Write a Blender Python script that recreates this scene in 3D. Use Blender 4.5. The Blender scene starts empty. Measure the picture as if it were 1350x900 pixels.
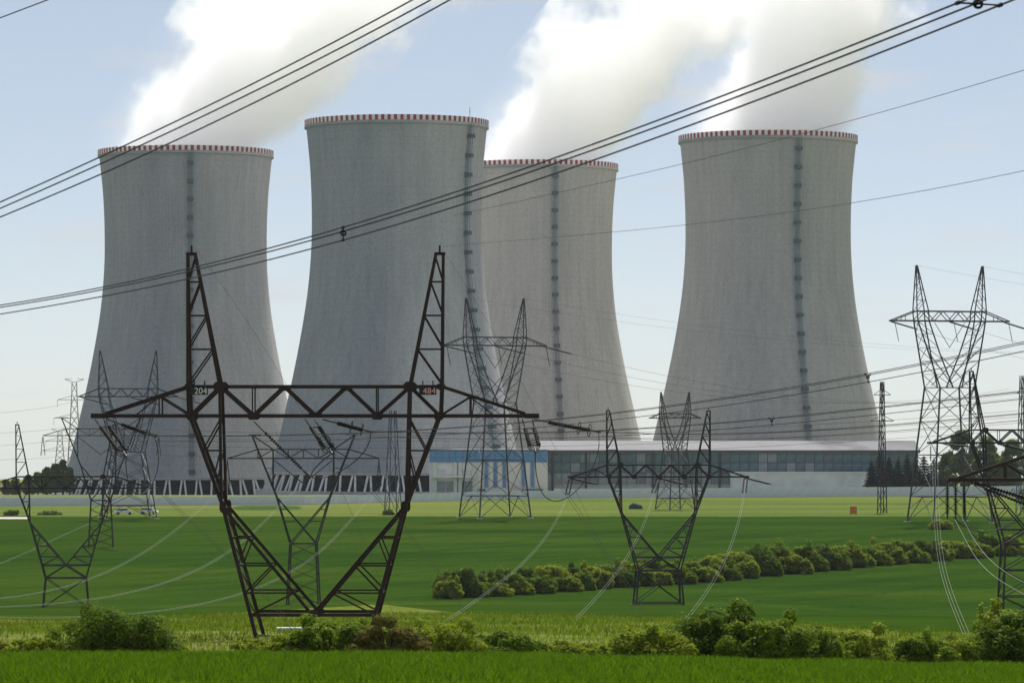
import bpy, math, random
import numpy as np
from mathutils import Vector, Matrix

# ------------------------------------------------------------------ camera, sky, sun, exposure
SC = bpy.context.scene
COL = SC.collection
F = 5200.0            # focal length in photograph pixels (1350 wide)
HY = 549.0            # horizon row in the photograph
cam_d = bpy.data.cameras.new('camera')
cam_d.sensor_width = 36.0
cam_d.sensor_fit = 'HORIZONTAL'
cam_d.lens = 36.0 * F / 1350.0
cam_d.shift_y = (HY - 450.0) / 1350.0
cam_d.clip_start = 1.0
cam_d.clip_end = 30000.0
cam_d.dof.use_dof = True
cam_d.dof.focus_distance = 420.0
cam_d.dof.aperture_fstop = 5.6
cam = bpy.data.objects.new('camera', cam_d)
cam.rotation_euler = (math.radians(90), 0, 0)
COL.objects.link(cam)
SC.camera = cam

SUN_EL, SUN_AZ = 57.0, 9.0      # azimuth clockwise from the view direction (+Y)
el, az = math.radians(SUN_EL), math.radians(SUN_AZ)
sun_dir = Vector((math.sin(az) * math.cos(el), math.cos(az) * math.cos(el), math.sin(el)))
sun_d = bpy.data.lights.new('sun', 'SUN')
sun_d.energy = 4.5
sun_d.angle = math.radians(0.53)
sun_d.color = (1.0, 0.97, 0.93)
sun = bpy.data.objects.new('sun', sun_d)
sun.rotation_euler = sun_dir.to_track_quat('Z', 'Y').to_euler()
sun.location = (60, -40, 120)
COL.objects.link(sun)

world = bpy.data.worlds.new('World')
SC.world = world
world.use_nodes = True
wt = world.node_tree
wt.nodes.clear()
w_out = wt.nodes.new('ShaderNodeOutputWorld')
w_bg = wt.nodes.new('ShaderNodeBackground')
w_bg.inputs['Strength'].default_value = 0.077
w_sky = wt.nodes.new('ShaderNodeTexSky')
w_sky.sky_type = 'NISHITA'
w_sky.sun_disc = False
w_sky.sun_elevation = el
w_sky.sun_rotation = az
w_sky.altitude = 350
w_sky.air_density = 0.55
w_sky.dust_density = 0.3
w_sky.ozone_density = 1.0
# thin wisps of fair weather cloud all round the sky
w_tc = wt.nodes.new('ShaderNodeTexCoord')
w_map = wt.nodes.new('ShaderNodeMapping')
w_map.inputs['Scale'].default_value = (13, 13, 74)
w_map.inputs['Location'].default_value = (3.1, 0.4, 0.0)
w_no = wt.nodes.new('ShaderNodeTexNoise')
w_no.inputs['Scale'].default_value = 1.6
w_no.inputs['Detail'].default_value = 6
w_no.inputs['Roughness'].default_value = 0.55
w_mr = wt.nodes.new('ShaderNodeMapRange')
w_mr.interpolation_type = 'SMOOTHSTEP'
w_mr.inputs['From Min'].default_value = 0.50
w_mr.inputs['From Max'].default_value = 0.87
w_mr.inputs['To Min'].default_value = 0.42      # an even thin veil of high cloud
w_mr.inputs['To Max'].default_value = 0.97
w_mix = wt.nodes.new('ShaderNodeMix')
w_mix.data_type = 'RGBA'
w_mix.inputs['B'].default_value = (6.35, 6.42, 6.55, 1)
wt.links.new(w_tc.outputs['Generated'], w_map.inputs['Vector'])
wt.links.new(w_map.outputs['Vector'], w_no.inputs['Vector'])
wt.links.new(w_no.outputs['Fac'], w_mr.inputs['Value'])
wt.links.new(w_mr.outputs['Result'], w_mix.inputs['Factor'])
wt.links.new(w_sky.outputs['Color'], w_mix.inputs['A'])
wt.links.new(w_mix.outputs['Result'], w_bg.inputs['Color'])
wt.links.new(w_bg.outputs['Background'], w_out.inputs['Surface'])

vs = SC.view_settings
vs.view_transform = 'Standard'
vs.look = 'None'
vs.exposure = 0.42
vs.gamma = 1.0
vs.use_curve_mapping = False
SC.render.engine = 'CYCLES'
cy = SC.cycles
cy.use_denoising = True
cy.max_bounces = 32
cy.diffuse_bounces = 3
cy.glossy_bounces = 2
cy.transmission_bounces = 3
cy.volume_bounces = 32
cy.transparent_max_bounces = 8
cy.volume_step_rate = 0.5
cy.volume_max_steps = 256
cy.use_adaptive_sampling = True
cy.adaptive_threshold = 0.02

rng = random.Random(7)
nrs = np.random.RandomState(11)


def at(px, py, d):
    return Vector(((px - 675.0) / F * d, d, (HY - py) / F * d))


# ------------------------------------------------------------------ helpers
def tag(o, label=None, cat=None, group=None, kind=None):
    if label:
        o['label'] = label
    if cat:
        o['category'] = cat
    if group:
        o['group'] = group
    if kind:
        o['kind'] = kind
    return o


def empty(name, loc, rz=0.0, scale=None):
    o = bpy.data.objects.new(name, None)
    o.empty_display_size = 0.5
    o.location = loc
    o.rotation_euler = (0, 0, rz)
    if scale:
        o.scale = scale
    COL.objects.link(o)
    return o


def link(name, mesh, parent=None, mat=None):
    o = bpy.data.objects.new(name, mesh)
    if mat is not None and not mesh.materials:
        mesh.materials.append(mat)
    if parent is not None:
        o.parent = parent
    COL.objects.link(o)
    return o


class MB:
    """collects boxes, bars, tubes and loose polygons into one mesh"""
    def __init__(s):
        s.v, s.f, s.m = [], [], []

    def poly(s, pts, mi=0):
        n = len(s.v)
        s.v += [tuple(p) for p in pts]
        s.f.append(tuple(range(n, n + len(pts))))
        s.m.append(mi)

    def box(s, a, b, mi=0):
        (x0, y0, z0), (x1, y1, z1) = a, b
        n = len(s.v)
        s.v += [(x0, y0, z0), (x1, y0, z0), (x1, y1, z0), (x0, y1, z0), (x0, y0, z1), (x1, y0, z1), (x1, y1, z1), (x0, y1, z1)]
        for q in ((0, 3, 2, 1), (4, 5, 6, 7), (0, 1, 5, 4), (1, 2, 6, 5), (2, 3, 7, 6), (3, 0, 4, 7)):
            s.f.append(tuple(n + i for i in q))
            s.m.append(mi)

    def prism(s, p, q, prof, mi=0, up=None, cap=True):
        p, q = Vector(p), Vector(q)
        d = (q - p)
        if d.length < 1e-6:
            return
        d.normalize()
        u = Vector(up) if up else (Vector((0, 0, 1)) if abs(d.z) < 0.9 else Vector((0, 1, 0)))
        a = d.cross(u).normalized()
        b = a.cross(d).normalized()
        n, k = len(s.v), len(prof)
        for c in (p, q):
            for (x, y) in prof:
                w = c + a * x + b * y
                s.v.append((w.x, w.y, w.z))
        for i in range(k):
            j = (i + 1) % k
            s.f.append((n + i, n + j, n + k + j, n + k + i))
            s.m.append(mi)
        if cap:
            s.f.append(tuple(n + i for i in reversed(range(k))))
            s.f.append(tuple(n + k + i for i in range(k)))
            s.m += [mi, mi]

    def bar(s, p, q, w, h=None, mi=0, up=None):
        h = h or w
        s.prism(p, q, [(-w / 2, -h / 2), (w / 2, -h / 2), (w / 2, h / 2), (-w / 2, h / 2)], mi, up)

    def angle(s, p, q, w, t=None, up=None, flip=1):
        t = t or w * 0.14
        pr = [(-w / 2, -w / 2), (w / 2, -w / 2), (w / 2, -w / 2 + t), (-w / 2 + t, -w / 2 + t), (-w / 2 + t, w / 2), (-w / 2, w / 2)]
        if flip < 0:
            pr = [(-x, y) for x, y in reversed(pr)]
        s.prism(p, q, pr, 0, up)

    def tube(s, pts, r, n=6, mi=0, cap=True):
        pts = [Vector(p) for p in pts]
        base = len(s.v)
        rr = r if isinstance(r, (list, tuple)) else [r] * len(pts)
        for i, p in enumerate(pts):
            d = (pts[min(i + 1, len(pts) - 1)] - pts[max(i - 1, 0)]).normalized()
            u = Vector((0, 0, 1)) if abs(d.z) < 0.95 else Vector((0, 1, 0))
            a = d.cross(u).normalized()
            b = a.cross(d).normalized()
            for k in range(n):
                t = 2 * math.pi * k / n
                w = p + (a * math.cos(t) + b * math.sin(t)) * rr[i]
                s.v.append((w.x, w.y, w.z))
        for i in range(len(pts) - 1):
            for k in range(n):
                k2 = (k + 1) % n
                s.f.append((base + i * n + k, base + i * n + k2, base + (i + 1) * n + k2, base + (i + 1) * n + k))
                s.m.append(mi)
        if cap:
            s.f.append(tuple(base + k for k in reversed(range(n))))
            s.f.append(tuple(base + (len(pts) - 1) * n + k for k in range(n)))
            s.m += [mi, mi]

    def mesh(s, name, mats, smooth=False):
        me = bpy.data.meshes.new(name)
        me.from_pydata(s.v, [], s.f)
        for m in (mats if isinstance(mats, (list, tuple)) else [mats]):
            me.materials.append(m)
        me.polygons.foreach_set('material_index', s.m)
        if smooth:
            me.polygons.foreach_set('use_smooth', [True] * len(s.f))
        me.update()
        return me

    def build(s, name, mats, parent=None, smooth=False):
        return link(name, s.mesh(name, mats, smooth), parent)


def quad_mesh(name, V, mat, n_per=4):
    """V: (n, n_per, 3) array of loose polygons"""
    n = V.shape[0]
    me = bpy.data.meshes.new(name)
    me.vertices.add(n * n_per)
    me.vertices.foreach_set('co', V.astype(np.float32).ravel())
    me.loops.add(n * n_per)
    me.loops.foreach_set('vertex_index', np.arange(n * n_per, dtype=np.int32))
    me.polygons.add(n)
    me.polygons.foreach_set('loop_start', np.arange(0, n * n_per, n_per, dtype=np.int32))
    me.materials.append(mat)
    me.update(calc_edges=True)
    return me


# ------------------------------------------------------------------ materials
class NT:
    def __init__(s, name):
        s.mat = bpy.data.materials.new(name)
        s.mat.use_nodes = True
        s.t = s.mat.node_tree
        s.b = s.t.nodes['Principled BSDF']
        s.out = s.t.nodes['Material Output']

    def n(s, typ, **kw):
        nd = s.t.nodes.new(typ)
        for k, v in kw.items():
            if k in nd.inputs:
                nd.inputs[k].default_value = v
            else:
                setattr(nd, k, v)
        return nd

    def l(s, a, b):
        s.t.links.new(a, b)

    def coords(s, scale=(1, 1, 1), kind='Object', loc=(0, 0, 0)):
        tc = s.n('ShaderNodeTexCoord')
        mp = s.n('ShaderNodeMapping')
        mp.inputs['Scale'].default_value = scale
        mp.inputs['Location'].default_value = loc
        s.l(tc.outputs[kind], mp.inputs['Vector'])
        return mp.outputs['Vector']

    def noise(s, vec, scale, detail=4, rough=0.55):
        nd = s.n('ShaderNodeTexNoise', Scale=scale, Detail=detail, Roughness=rough)
        s.l(vec, nd.inputs['Vector'])
        return nd.outputs['Fac']

    def ramp(s, fac, stops):
        r = s.n('ShaderNodeValToRGB')
        e = r.color_ramp.elements
        while len(e) < len(stops):
            e.new(0.5)
        for i, (p, c) in enumerate(stops):
            e[i].position = p
            e[i].color = (*c, 1)
        s.l(fac, r.inputs['Fac'])
        return r.outputs['Color']

    def mix(s, fac, a, b, mode='MIX'):
        m = s.n('ShaderNodeMix', data_type='RGBA', blend_type=mode)
        for sock, v in (('Factor', fac), ('A', a), ('B', b)):
            i = m.inputs[sock]
            if isinstance(v, (int, float)):
                i.default_value = v
            elif isinstance(v, (tuple, list)):
                i.default_value = (*v, 1)
            else:
                s.l(v, i)
        return m.outputs['Result']

    def bump(s, fac, strength, dist):
        b = s.n('ShaderNodeBump', Strength=strength, Distance=dist)
        s.l(fac, b.inputs['Height'])
        s.l(b.outputs['Normal'], s.b.inputs['Normal'])


def simple(name, col, rough=0.6, metal=0.0, var=0.25, scale=2.0, spec=0.4):
    m = NT(name)
    v = m.coords((scale, scale, scale))
    f = m.noise(v, 1.0, 5)
    lo = tuple(c * (1 - var) for c in col)
    hi = tuple(min(1, c * (1 + var)) for c in col)
    m.l(m.ramp(f, [(0.3, lo), (0.7, hi)]), m.b.inputs['Base Color'])
    m.b.inputs['Roughness'].default_value = rough
    m.b.inputs['Metallic'].default_value = metal
    m.b.inputs['Specular IOR Level'].default_value = spec
    return m.mat


def m_range(m, sock, a, b):
    r = m.n('ShaderNodeMapRange', interpolation_type='SMOOTHSTEP')
    r.inputs['From Min'].default_value = a
    r.inputs['From Max'].default_value = b
    m.l(sock, r.inputs['Value'])
    return r.outputs['Result']


def concrete_mat(name, base, streak=0.22):
    m = NT(name)
    vs_ = m.coords((0.55, 0.55, 0.012))
    st = m.noise(vs_, 1.0, 6, 0.6)
    vl = m.coords((0.035, 0.035, 0.02))
    big = m.noise(vl, 1.0, 3)
    vg = m.coords((1.2, 1.2, 1.6))
    gr = m.noise(vg, 1.0, 5, 0.7)
    c1 = m.ramp(st, [(0.28, tuple(c * (1 - streak) for c in base)), (0.5, base), (0.75, tuple(c * (1 + streak * 0.7) for c in base))])
    c2 = m.mix(0.55, c1, m.ramp(big, [(0.3, (0.72, 0.73, 0.76)), (0.7, (1.0, 0.98, 0.95))]), 'MULTIPLY')
    c3 = m.mix(0.75, c2, m.ramp(gr, [(0.3, (0.66, 0.66, 0.66)), (0.7, (1.06, 1.06, 1.06))]), 'MULTIPLY')
    # faint lift joints every couple of metres up the shell
    sep = m.n('ShaderNodeSeparateXYZ')
    tc = m.n('ShaderNodeTexCoord')
    m.l(tc.outputs['Object'], sep.inputs['Vector'])
    md = m.n('ShaderNodeMath', operation='PINGPONG')
    md.inputs[1].default_value = 1.1
    m.l(sep.outputs['Z'], md.inputs[0])
    c4 = m.mix(0.5, c3, m.ramp(md.outputs[0], [(0.0, (0.72, 0.72, 0.72)), (0.12, (1, 1, 1))]), 'MULTIPLY')
    # shaded left side painted into the colour with a ragged border, stronger on some towers (object colour)
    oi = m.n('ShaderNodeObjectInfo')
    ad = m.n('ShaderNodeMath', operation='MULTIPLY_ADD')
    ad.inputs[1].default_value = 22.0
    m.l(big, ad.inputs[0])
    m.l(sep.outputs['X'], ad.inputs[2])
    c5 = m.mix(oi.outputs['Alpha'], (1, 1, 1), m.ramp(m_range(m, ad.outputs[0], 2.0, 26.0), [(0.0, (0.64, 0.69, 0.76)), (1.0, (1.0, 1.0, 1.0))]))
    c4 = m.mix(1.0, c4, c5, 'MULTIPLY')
    c4 = m.mix(1.0, c4, oi.outputs['Color'], 'MULTIPLY')
    m.l(c4, m.b.inputs['Base Color'])
    m.b.inputs['Roughness'].default_value = 0.92
    m.b.inputs['Specular IOR Level'].default_value = 0.2
    m.bump(gr, 0.4, 0.08)
    return m.mat


def leaf_mat(name, dark, light, trans=0.35):
    m = NT(name)
    g = m.n('ShaderNodeNewGeometry')
    v = m.coords((0.9, 0.9, 0.9))
    f = m.noise(v, 1.0, 3)
    a = m.n('ShaderNodeMath', operation='MULTIPLY_ADD')
    a.inputs[1].default_value = 0.55
    m.l(g.outputs['Random Per Island'], a.inputs[0])
    sc = m.n('ShaderNodeMath', operation='MULTIPLY')
    sc.inputs[1].default_value = 0.45
    m.l(f, sc.inputs[0])
    m.l(sc.outputs[0], a.inputs[2])
    c = m.ramp(a.outputs[0], [(0.15, dark), (0.85, light)])
    m.l(c, m.b.inputs['Base Color'])
    m.b.inputs['Roughness'].default_value = 0.7
    m.b.inputs['Specular IOR Level'].default_value = 0.04
    tr = m.n('ShaderNodeBsdfTranslucent')
    tcol = m.mix(1.0, c, (1.3, 1.35, 0.45), 'MULTIPLY')
    m.l(tcol, tr.inputs['Color'])
    mx = m.n('ShaderNodeMixShader')
    mx.inputs[0].default_value = trans
    m.l(m.b.outputs[0], mx.inputs[1])
    m.l(tr.outputs[0], mx.inputs[2])
    m.l(mx.outputs[0], m.out.inputs['Surface'])
    return m.mat


def ground_mat(name, stops, scale, stretch=(1, 1, 1), fine=3.0, bump=0.25, fine_amt=0.5, rows=False):
    m = NT(name)
    v = m.coords(stretch)
    f1 = m.noise(v, scale, 6, 0.6)
    v2 = m.coords((1, 0.45, 1))
    f2 = m.noise(v2, fine, 5, 0.65)
    c = m.ramp(f1, stops)
    if rows:
        tc = m.n('ShaderNodeTexCoord')
        mp = m.n('ShaderNodeMapping')
        mp.vector_type = 'TEXTURE'
        mp.inputs['Rotation'].default_value = (0, 0, math.atan(1.57))
        mp.inputs['Scale'].default_value = (160.0, 5.0, 1.0)
        m.l(tc.outputs['Object'], mp.inputs['Vector'])
        f3 = m.noise(mp.outputs['Vector'], 1.0, 4, 0.6)
        c = m.mix(0.8, c, m.ramp(f3, [(0.32, (0.70, 0.76, 0.80)), (0.5, (1, 1, 1)), (0.70, (1.25, 1.12, 0.95))]), 'MULTIPLY')
        f4 = m.noise(m.coords((0.012, 0.02, 1)), 1.0, 5, 0.65)
        c = m.mix(0.7, c, m.ramp(f4, [(0.33, (0.62, 0.76, 0.70)), (0.66, (1.28, 1.12, 1.05))]), 'MULTIPLY')
    c = m.mix(fine_amt, c, m.ramp(f2, [(0.3, (0.62, 0.66, 0.55)), (0.7, (1.12, 1.1, 1.05))]), 'MULTIPLY')
    m.l(c, m.b.inputs['Base Color'])
    m.b.inputs['Roughness'].default_value = 0.95
    m.b.inputs['Specular IOR Level'].default_value = 0.0
    m.bump(f2, bump, 0.3)
    return m.mat


M = {}
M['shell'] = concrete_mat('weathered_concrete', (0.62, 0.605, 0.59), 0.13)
M['concrete'] = simple('pale_concrete', (0.46, 0.46, 0.47), 0.9, var=0.15, scale=0.6)
M['old_concrete'] = simple('mossy_concrete', (0.16, 0.16, 0.13), 0.95, var=0.3, scale=2.0)
M['wall_panel'] = simple('wall_concrete', (0.66, 0.70, 0.76), 0.9, var=0.14, scale=0.25)
M['strut'] = simple('strut_concrete', (0.75, 0.75, 0.75), 0.9, var=0.12, scale=0.5)
M['fill'] = simple('tower_packing', (0.006, 0.010, 0.022), 0.9, var=0.5, scale=0.5, spec=0.1)
M['rim_red'] = simple('rim_red_paint', (0.36, 0.045, 0.05), 0.7, var=0.25)
M['rim_white'] = simple('rim_white_paint', (0.82, 0.79, 0.78), 0.7, var=0.1)
M['ladder'] = simple('painted_ladder_steel', (0.22, 0.29, 0.33), 0.6, 0.0, var=0.2)
M['platform'] = simple('ladder_platform_steel', (0.10, 0.135, 0.16), 0.7, 0.0, var=0.2)


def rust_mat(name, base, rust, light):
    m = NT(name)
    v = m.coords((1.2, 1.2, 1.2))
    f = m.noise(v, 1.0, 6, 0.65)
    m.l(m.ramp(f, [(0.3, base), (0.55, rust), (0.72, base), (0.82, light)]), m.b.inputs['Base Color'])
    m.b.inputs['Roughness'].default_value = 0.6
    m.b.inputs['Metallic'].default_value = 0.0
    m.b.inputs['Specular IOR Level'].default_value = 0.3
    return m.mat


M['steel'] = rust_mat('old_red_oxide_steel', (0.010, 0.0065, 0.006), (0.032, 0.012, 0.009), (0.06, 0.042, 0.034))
M['steel_far'] = rust_mat('weathered_lattice_steel', (0.016, 0.014, 0.015), (0.030, 0.022, 0.021), (0.06, 0.055, 0.05))
M['steel_grey'] = rust_mat('galvanised_lattice_steel', (0.045, 0.047, 0.058), (0.06, 0.06, 0.07), (0.10, 0.10, 0.11))
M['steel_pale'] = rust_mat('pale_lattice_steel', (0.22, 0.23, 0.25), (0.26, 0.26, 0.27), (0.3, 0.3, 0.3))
M['mast_blue'] = simple('blue_grey_mast', (0.07, 0.09, 0.14), 0.6, 0.2)
M['wire'] = simple('dull_aluminium_wire', (0.045, 0.043, 0.042), 0.6, 0.3, var=0.15, scale=0.5)
M['wire_dim'] = simple('shade_toned_wire', (0.040, 0.045, 0.030), 0.9, 0.0, var=0.1, scale=0.5, spec=0.05)  # shade put into the colour, so the dropping wires fade into the grass
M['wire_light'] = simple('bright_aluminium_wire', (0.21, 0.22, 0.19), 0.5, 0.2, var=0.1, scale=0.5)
M['insulator'] = simple('brown_porcelain', (0.008, 0.006, 0.006), 0.6, 0.0, var=0.3)
M['fitting'] = simple('cast_fitting', (0.05, 0.048, 0.046), 0.6, 0.1)
M['plate_black'] = simple('black_plate_enamel', (0.008, 0.008, 0.009), 0.4)
M['plate_red'] = simple('red_plate_enamel', (0.16, 0.02, 0.02), 0.4)
M['plate_white'] = simple('white_plate_enamel', (0.75, 0.75, 0.75), 0.4, var=0.05)
M['plate_pink'] = simple('faded_red_lettering', (0.80, 0.42, 0.38), 0.4, var=0.05)
M['roof'] = simple('pale_roof_sheet', (0.10, 0.10, 0.11), 0.7, var=0.1, scale=0.1)
M['frame'] = simple('dark_window_frame', (0.05, 0.065, 0.075), 0.5, 0.2)
M['white'] = simple('white_render', (0.80, 0.78, 0.77), 0.8, var=0.08, scale=0.3)
M['white_warm'] = simple('warm_white_panel', (0.82, 0.76, 0.73), 0.8, var=0.08, scale=0.3)
M['blue'] = simple('blue_cladding', (0.12, 0.28, 0.52), 0.6, var=0.18, scale=0.4)
M['green_col'] = simple('pale_green_column', (0.66, 0.72, 0.65), 0.7, var=0.1)
M['orange'] = simple('orange_plastic', (0.55, 0.20, 0.03), 0.5, var=0.1)
M['car_white'] = simple('white_car_paint', (0.75, 0.75, 0.74), 0.25, var=0.04)
M['rubber'] = simple('tyre_rubber', (0.012, 0.012, 0.012), 0.8)
M['tarp'] = simple('green_tarpaulin', (0.02, 0.055, 0.045), 0.7, var=0.3, scale=1.0)
M['bark'] = simple('brown_bark', (0.05, 0.038, 0.028), 0.95, var=0.35, scale=6)


def glass_mat(name, a, b):
    m = NT(name)
    v = m.coords((0.13, 0.13, 0.3))
    f = m.noise(v, 1.0, 3)
    m.l(m.ramp(f, [(0.35, a), (0.65, b)]), m.b.inputs['Base Color'])
    m.b.inputs['Roughness'].default_value = 0.12
    m.b.inputs['Specular IOR Level'].default_value = 0.55
    return m.mat


M['glass'] = [glass_mat('dark_glazing', (0.085, 0.12, 0.155), (0.15, 0.19, 0.23)),
              glass_mat('teal_glazing', (0.07, 0.13, 0.17), (0.13, 0.21, 0.245)),
              glass_mat('grey_glazing', (0.20, 0.23, 0.26), (0.30, 0.33, 0.36))]
M['field'] = ground_mat('young_wheat', [(0.28, (0.017, 0.044, 0.005)), (0.5, (0.027, 0.061, 0.007)), (0.70, (0.042, 0.074, 0.009))], 0.035, (0.16, 1, 1), 1.3, 0.35, 0.6, True)
M['near'] = ground_mat('near_wheat_soil', [(0.3, (0.022, 0.060, 0.008)), (0.7, (0.040, 0.092, 0.012))], 0.12, (0.4, 1, 1), 3.0, 0.5)
M['verge'] = ground_mat('rough_verge', [(0.25, (0.050, 0.095, 0.012)), (0.45, (0.095, 0.135, 0.018)), (0.60, (0.165, 0.165, 0.050)), (0.66, (0.11, 0.140, 0.022)), (0.8, (0.065, 0.105, 0.016))], 0.11, (0.22, 1, 1), 2.2, 0.3)
M['meadow'] = ground_mat('yellowing_meadow', [(0.3, (0.062, 0.105, 0.024)), (0.48, (0.105, 0.140, 0.032)), (0.72, (0.165, 0.175, 0.050))], 0.035, (0.22, 1, 1), 0.8, 0.3)
M['yard'] = ground_mat('plant_yard', [(0.3, (0.10, 0.13, 0.04)), (0.7, (0.20, 0.20, 0.12))], 0.02)
M['far'] = ground_mat('far_fields', [(0.3, (0.16, 0.17, 0.035)), (0.6, (0.24, 0.22, 0.06))], 0.006)
M['dark_strip'] = ground_mat('dark_meadow_green', [(0.3, (0.034, 0.072, 0.022)), (0.7, (0.060, 0.100, 0.028))], 0.2)
M['track'] = simple('chalky_track', (0.45, 0.43, 0.38), 0.95, var=0.15, scale=0.3)
M['leaf'] = leaf_mat('hawthorn_leaves', (0.026, 0.058, 0.005), (0.235, 0.330, 0.023), 0.36)
M['leaf_y'] = leaf_mat('yellow_green_leaves', (0.060, 0.100, 0.007), (0.340, 0.400, 0.032), 0.36)
M['leaf_d'] = leaf_mat('dark_leaves', (0.010, 0.030, 0.003), (0.155, 0.235, 0.016), 0.32)
M['leaf_b'] = leaf_mat('reddish_leaves', (0.060, 0.060, 0.012), (0.20, 0.18, 0.045), 0.36)
M['needle'] = leaf_mat('spruce_needles', (0.008, 0.018, 0.018), (0.026, 0.045, 0.036), 0.15)
M['leaf_far'] = leaf_mat('far_tree_leaves', (0.070, 0.105, 0.040), (0.18, 0.23, 0.075), 0.5)
M['blade'] = leaf_mat('wheat_blades', (0.046, 0.100, 0.006), (0.110, 0.185, 0.014), 0.5)
M['tuft'] = leaf_mat('verge_grass', (0.055, 0.095, 0.008), (0.155, 0.205, 0.024), 0.45)

# ------------------------------------------------------------------ terrain
PROF = [(-400, 1), (0, -3), (60, -5.0), (100, -6.75), (140, -8.62), (150, -9.15), (158, -9.75), (170, -10.6), (185, -11.2), (211, -11.75), (240, -12.9),
        (270, -14.1), (300, -15.3), (330, -16.5), (400, -19.7), (460, -22.3), (519, -24.75), (560, -25.4), (600, -25.3), (700, -24.3),
        (860, -22.0), (1000, -22.3), (1130, -22.3), (1180, -24), (1220, -27), (1430, -27), (1500, -23.5), (1800, -29), (2500, -43), (7000, -125)]
PD = np.array([p[0] for p in PROF], float)
PZ = np.array([p[1] for p in PROF], float)


def sstep(a, b, x):
    t = np.clip((x - a) / (b - a), 0, 1)
    return t * t * (3 - 2 * t)


def gz(x, d):
    """ground height, vectorised"""
    x = np.asarray(x, float)
    d = np.asarray(d, float)
    # lightly smoothed profile
    z = (np.interp(d, PD, PZ) * 2 + np.interp(d - 5, PD, PZ) + np.interp(d + 5, PD, PZ)) / 4
    z = z - 0.46 * np.clip((x + 2) / 21.5, 0, 1.6) * (1 - sstep(185, 290, d))
    z = z - 2.0 * sstep(22, 62, x) * sstep(280, 420, d) * (1 - sstep(500, 600, d))
    z = z - 0.6 * sstep(-25, -60, x) * sstep(350, 480, d) * (1 - sstep(540, 640, d))
    return z


def gzf(x, d):
    return float(gz(x, d))


def d_for_row(px, row, lo, hi):
    """distance at which the ground at column px projects to the given row (monotone part lo..hi)"""
    for _ in range(40):
        m = 0.5 * (lo + hi)
        r = HY - gzf((px - 675) / F * m, m) / m * F
        if r > row:
            lo = m
        else:
            hi = m
    return 0.5 * (lo + hi)


def sheet(name, fn0, fn1, xs, rows, mat, lift=0.0, kind='structure', label=None, cat=None):
    """a strip of ground between the curves y=fn0(x) and y=fn1(x); xs are view slopes x/y so that the strip widens with distance"""
    nx = len(xs)
    ka = np.array(xs)
    d0 = np.array([fn0(k) for k in xs], float)
    d1 = np.array([fn1(k) for k in xs], float)
    tt = np.linspace(0, 1, rows + 1)[:, None]
    dd = d0[None] * (1 - tt) + d1[None] * tt
    xx = ka[None] * np.maximum(dd, 60)
    zz = gz(xx, dd) + lift
    V = np.stack([xx, dd, zz], 2).reshape(-1, 3).tolist()
    Fc = [(j * nx + i, j * nx + i + 1, (j + 1) * nx + i + 1, (j + 1) * nx + i) for j in range(rows) for i in range(nx - 1)]
    me = bpy.data.meshes.new(name)
    me.from_pydata(V, [], Fc)
    me.polygons.foreach_set('use_smooth', [True] * len(Fc))
    me.materials.append(mat)
    me.update()
    o = link(name, me)
    tag(o, label, cat, kind=kind)
    return o


def px_of(k):
    return 675 + k * F


def wob(k, amp, f1=60.0, ph=0.0):
    return amp * (math.sin(k * f1 * 6 + ph) + 0.6 * math.sin(k * f1 * 17 + 1.3 + ph) + 0.4 * math.sin(k * f1 * 41 + 2.1 + ph)) / 2


XS = [i / 120 * 0.62 for i in range(-120, 121)]
BROW = [(-900, 815), (0, 815), (170, 818), (300, 808), (500, 796), (610, 808), (700, 810), (860, 814), (1000, 818), (1200, 833), (1320, 832), (2200, 832)]
BPX = [b[0] for b in BROW]
BRW = [b[1] for b in BROW]
_bc = {}


def field_edge(k):
    key = round(k, 6)
    if key not in _bc:
        p = px_of(k)
        _bc[key] = d_for_row(p, float(np.interp(p, BPX, BRW)), 205, 520) + wob(k, 3.0)
    return _bc[key]


XSF = sorted(set([round(v, 5) for v in XS] + [round(i / 200 * 0.16, 5) for i in range(-200, 201)]))
wall_d = lambda k: float(np.interp(px_of(k), [-300, 0, 400, 700, 1350, 1700], [985, 985, 1000, 1075, 1120, 1135]))
sheet('foreground_wheat_field', lambda k: -300, lambda k: 153 + wob(k, 0.5), XSF, 60, M['near'])
sheet('verge', lambda k: 153 + wob(k, 0.5), field_edge, XSF, 40, M['verge'])
sheet('wheat_field', field_edge, lambda k: 872 + wob(k, 2.0, 30), XSF, 60, M['field'])
sheet('meadow', lambda k: 872 + wob(k, 2.0, 30), wall_d, XSF, 24, M['meadow'])
sheet('plant_yard', wall_d, lambda k: 1470, XSF, 30, M['yard'])
sheet('far_fields', lambda k: 1470, lambda k: 6800, XS, 40, M['far'])
k0, k1 = (306 - 675) / F, (398 - 675) / F
sheet('dark_meadow_strip', lambda k: 961 - 22 * math.sqrt(max(0, 1 - ((k - k0) / (k1 - k0) * 2 - 1) ** 4)) + wob(k, 2.5, 200), lambda k: 962 + 21 * math.sqrt(max(0, 1 - ((k - k0) / (k1 - k0) * 2 - 1) ** 4)) + wob(k, 2.5, 170, 1), [k0 + (k1 - k0) * i / 40 for i in range(41)], 8, M['dark_strip'], 0.06)  # darker green strip laid over the meadow
k0, k1 = (-40 - 675) / F, (36 - 675) / F
sheet('farm_track', lambda k: 850, lambda k: 861, [k0 + (k1 - k0) * i / 12 for i in range(13)], 2, M['track'], 0.12)


def tramlines():
    """faint darker wheelings across the wheat: shallow grooves laid as strips"""


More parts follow.
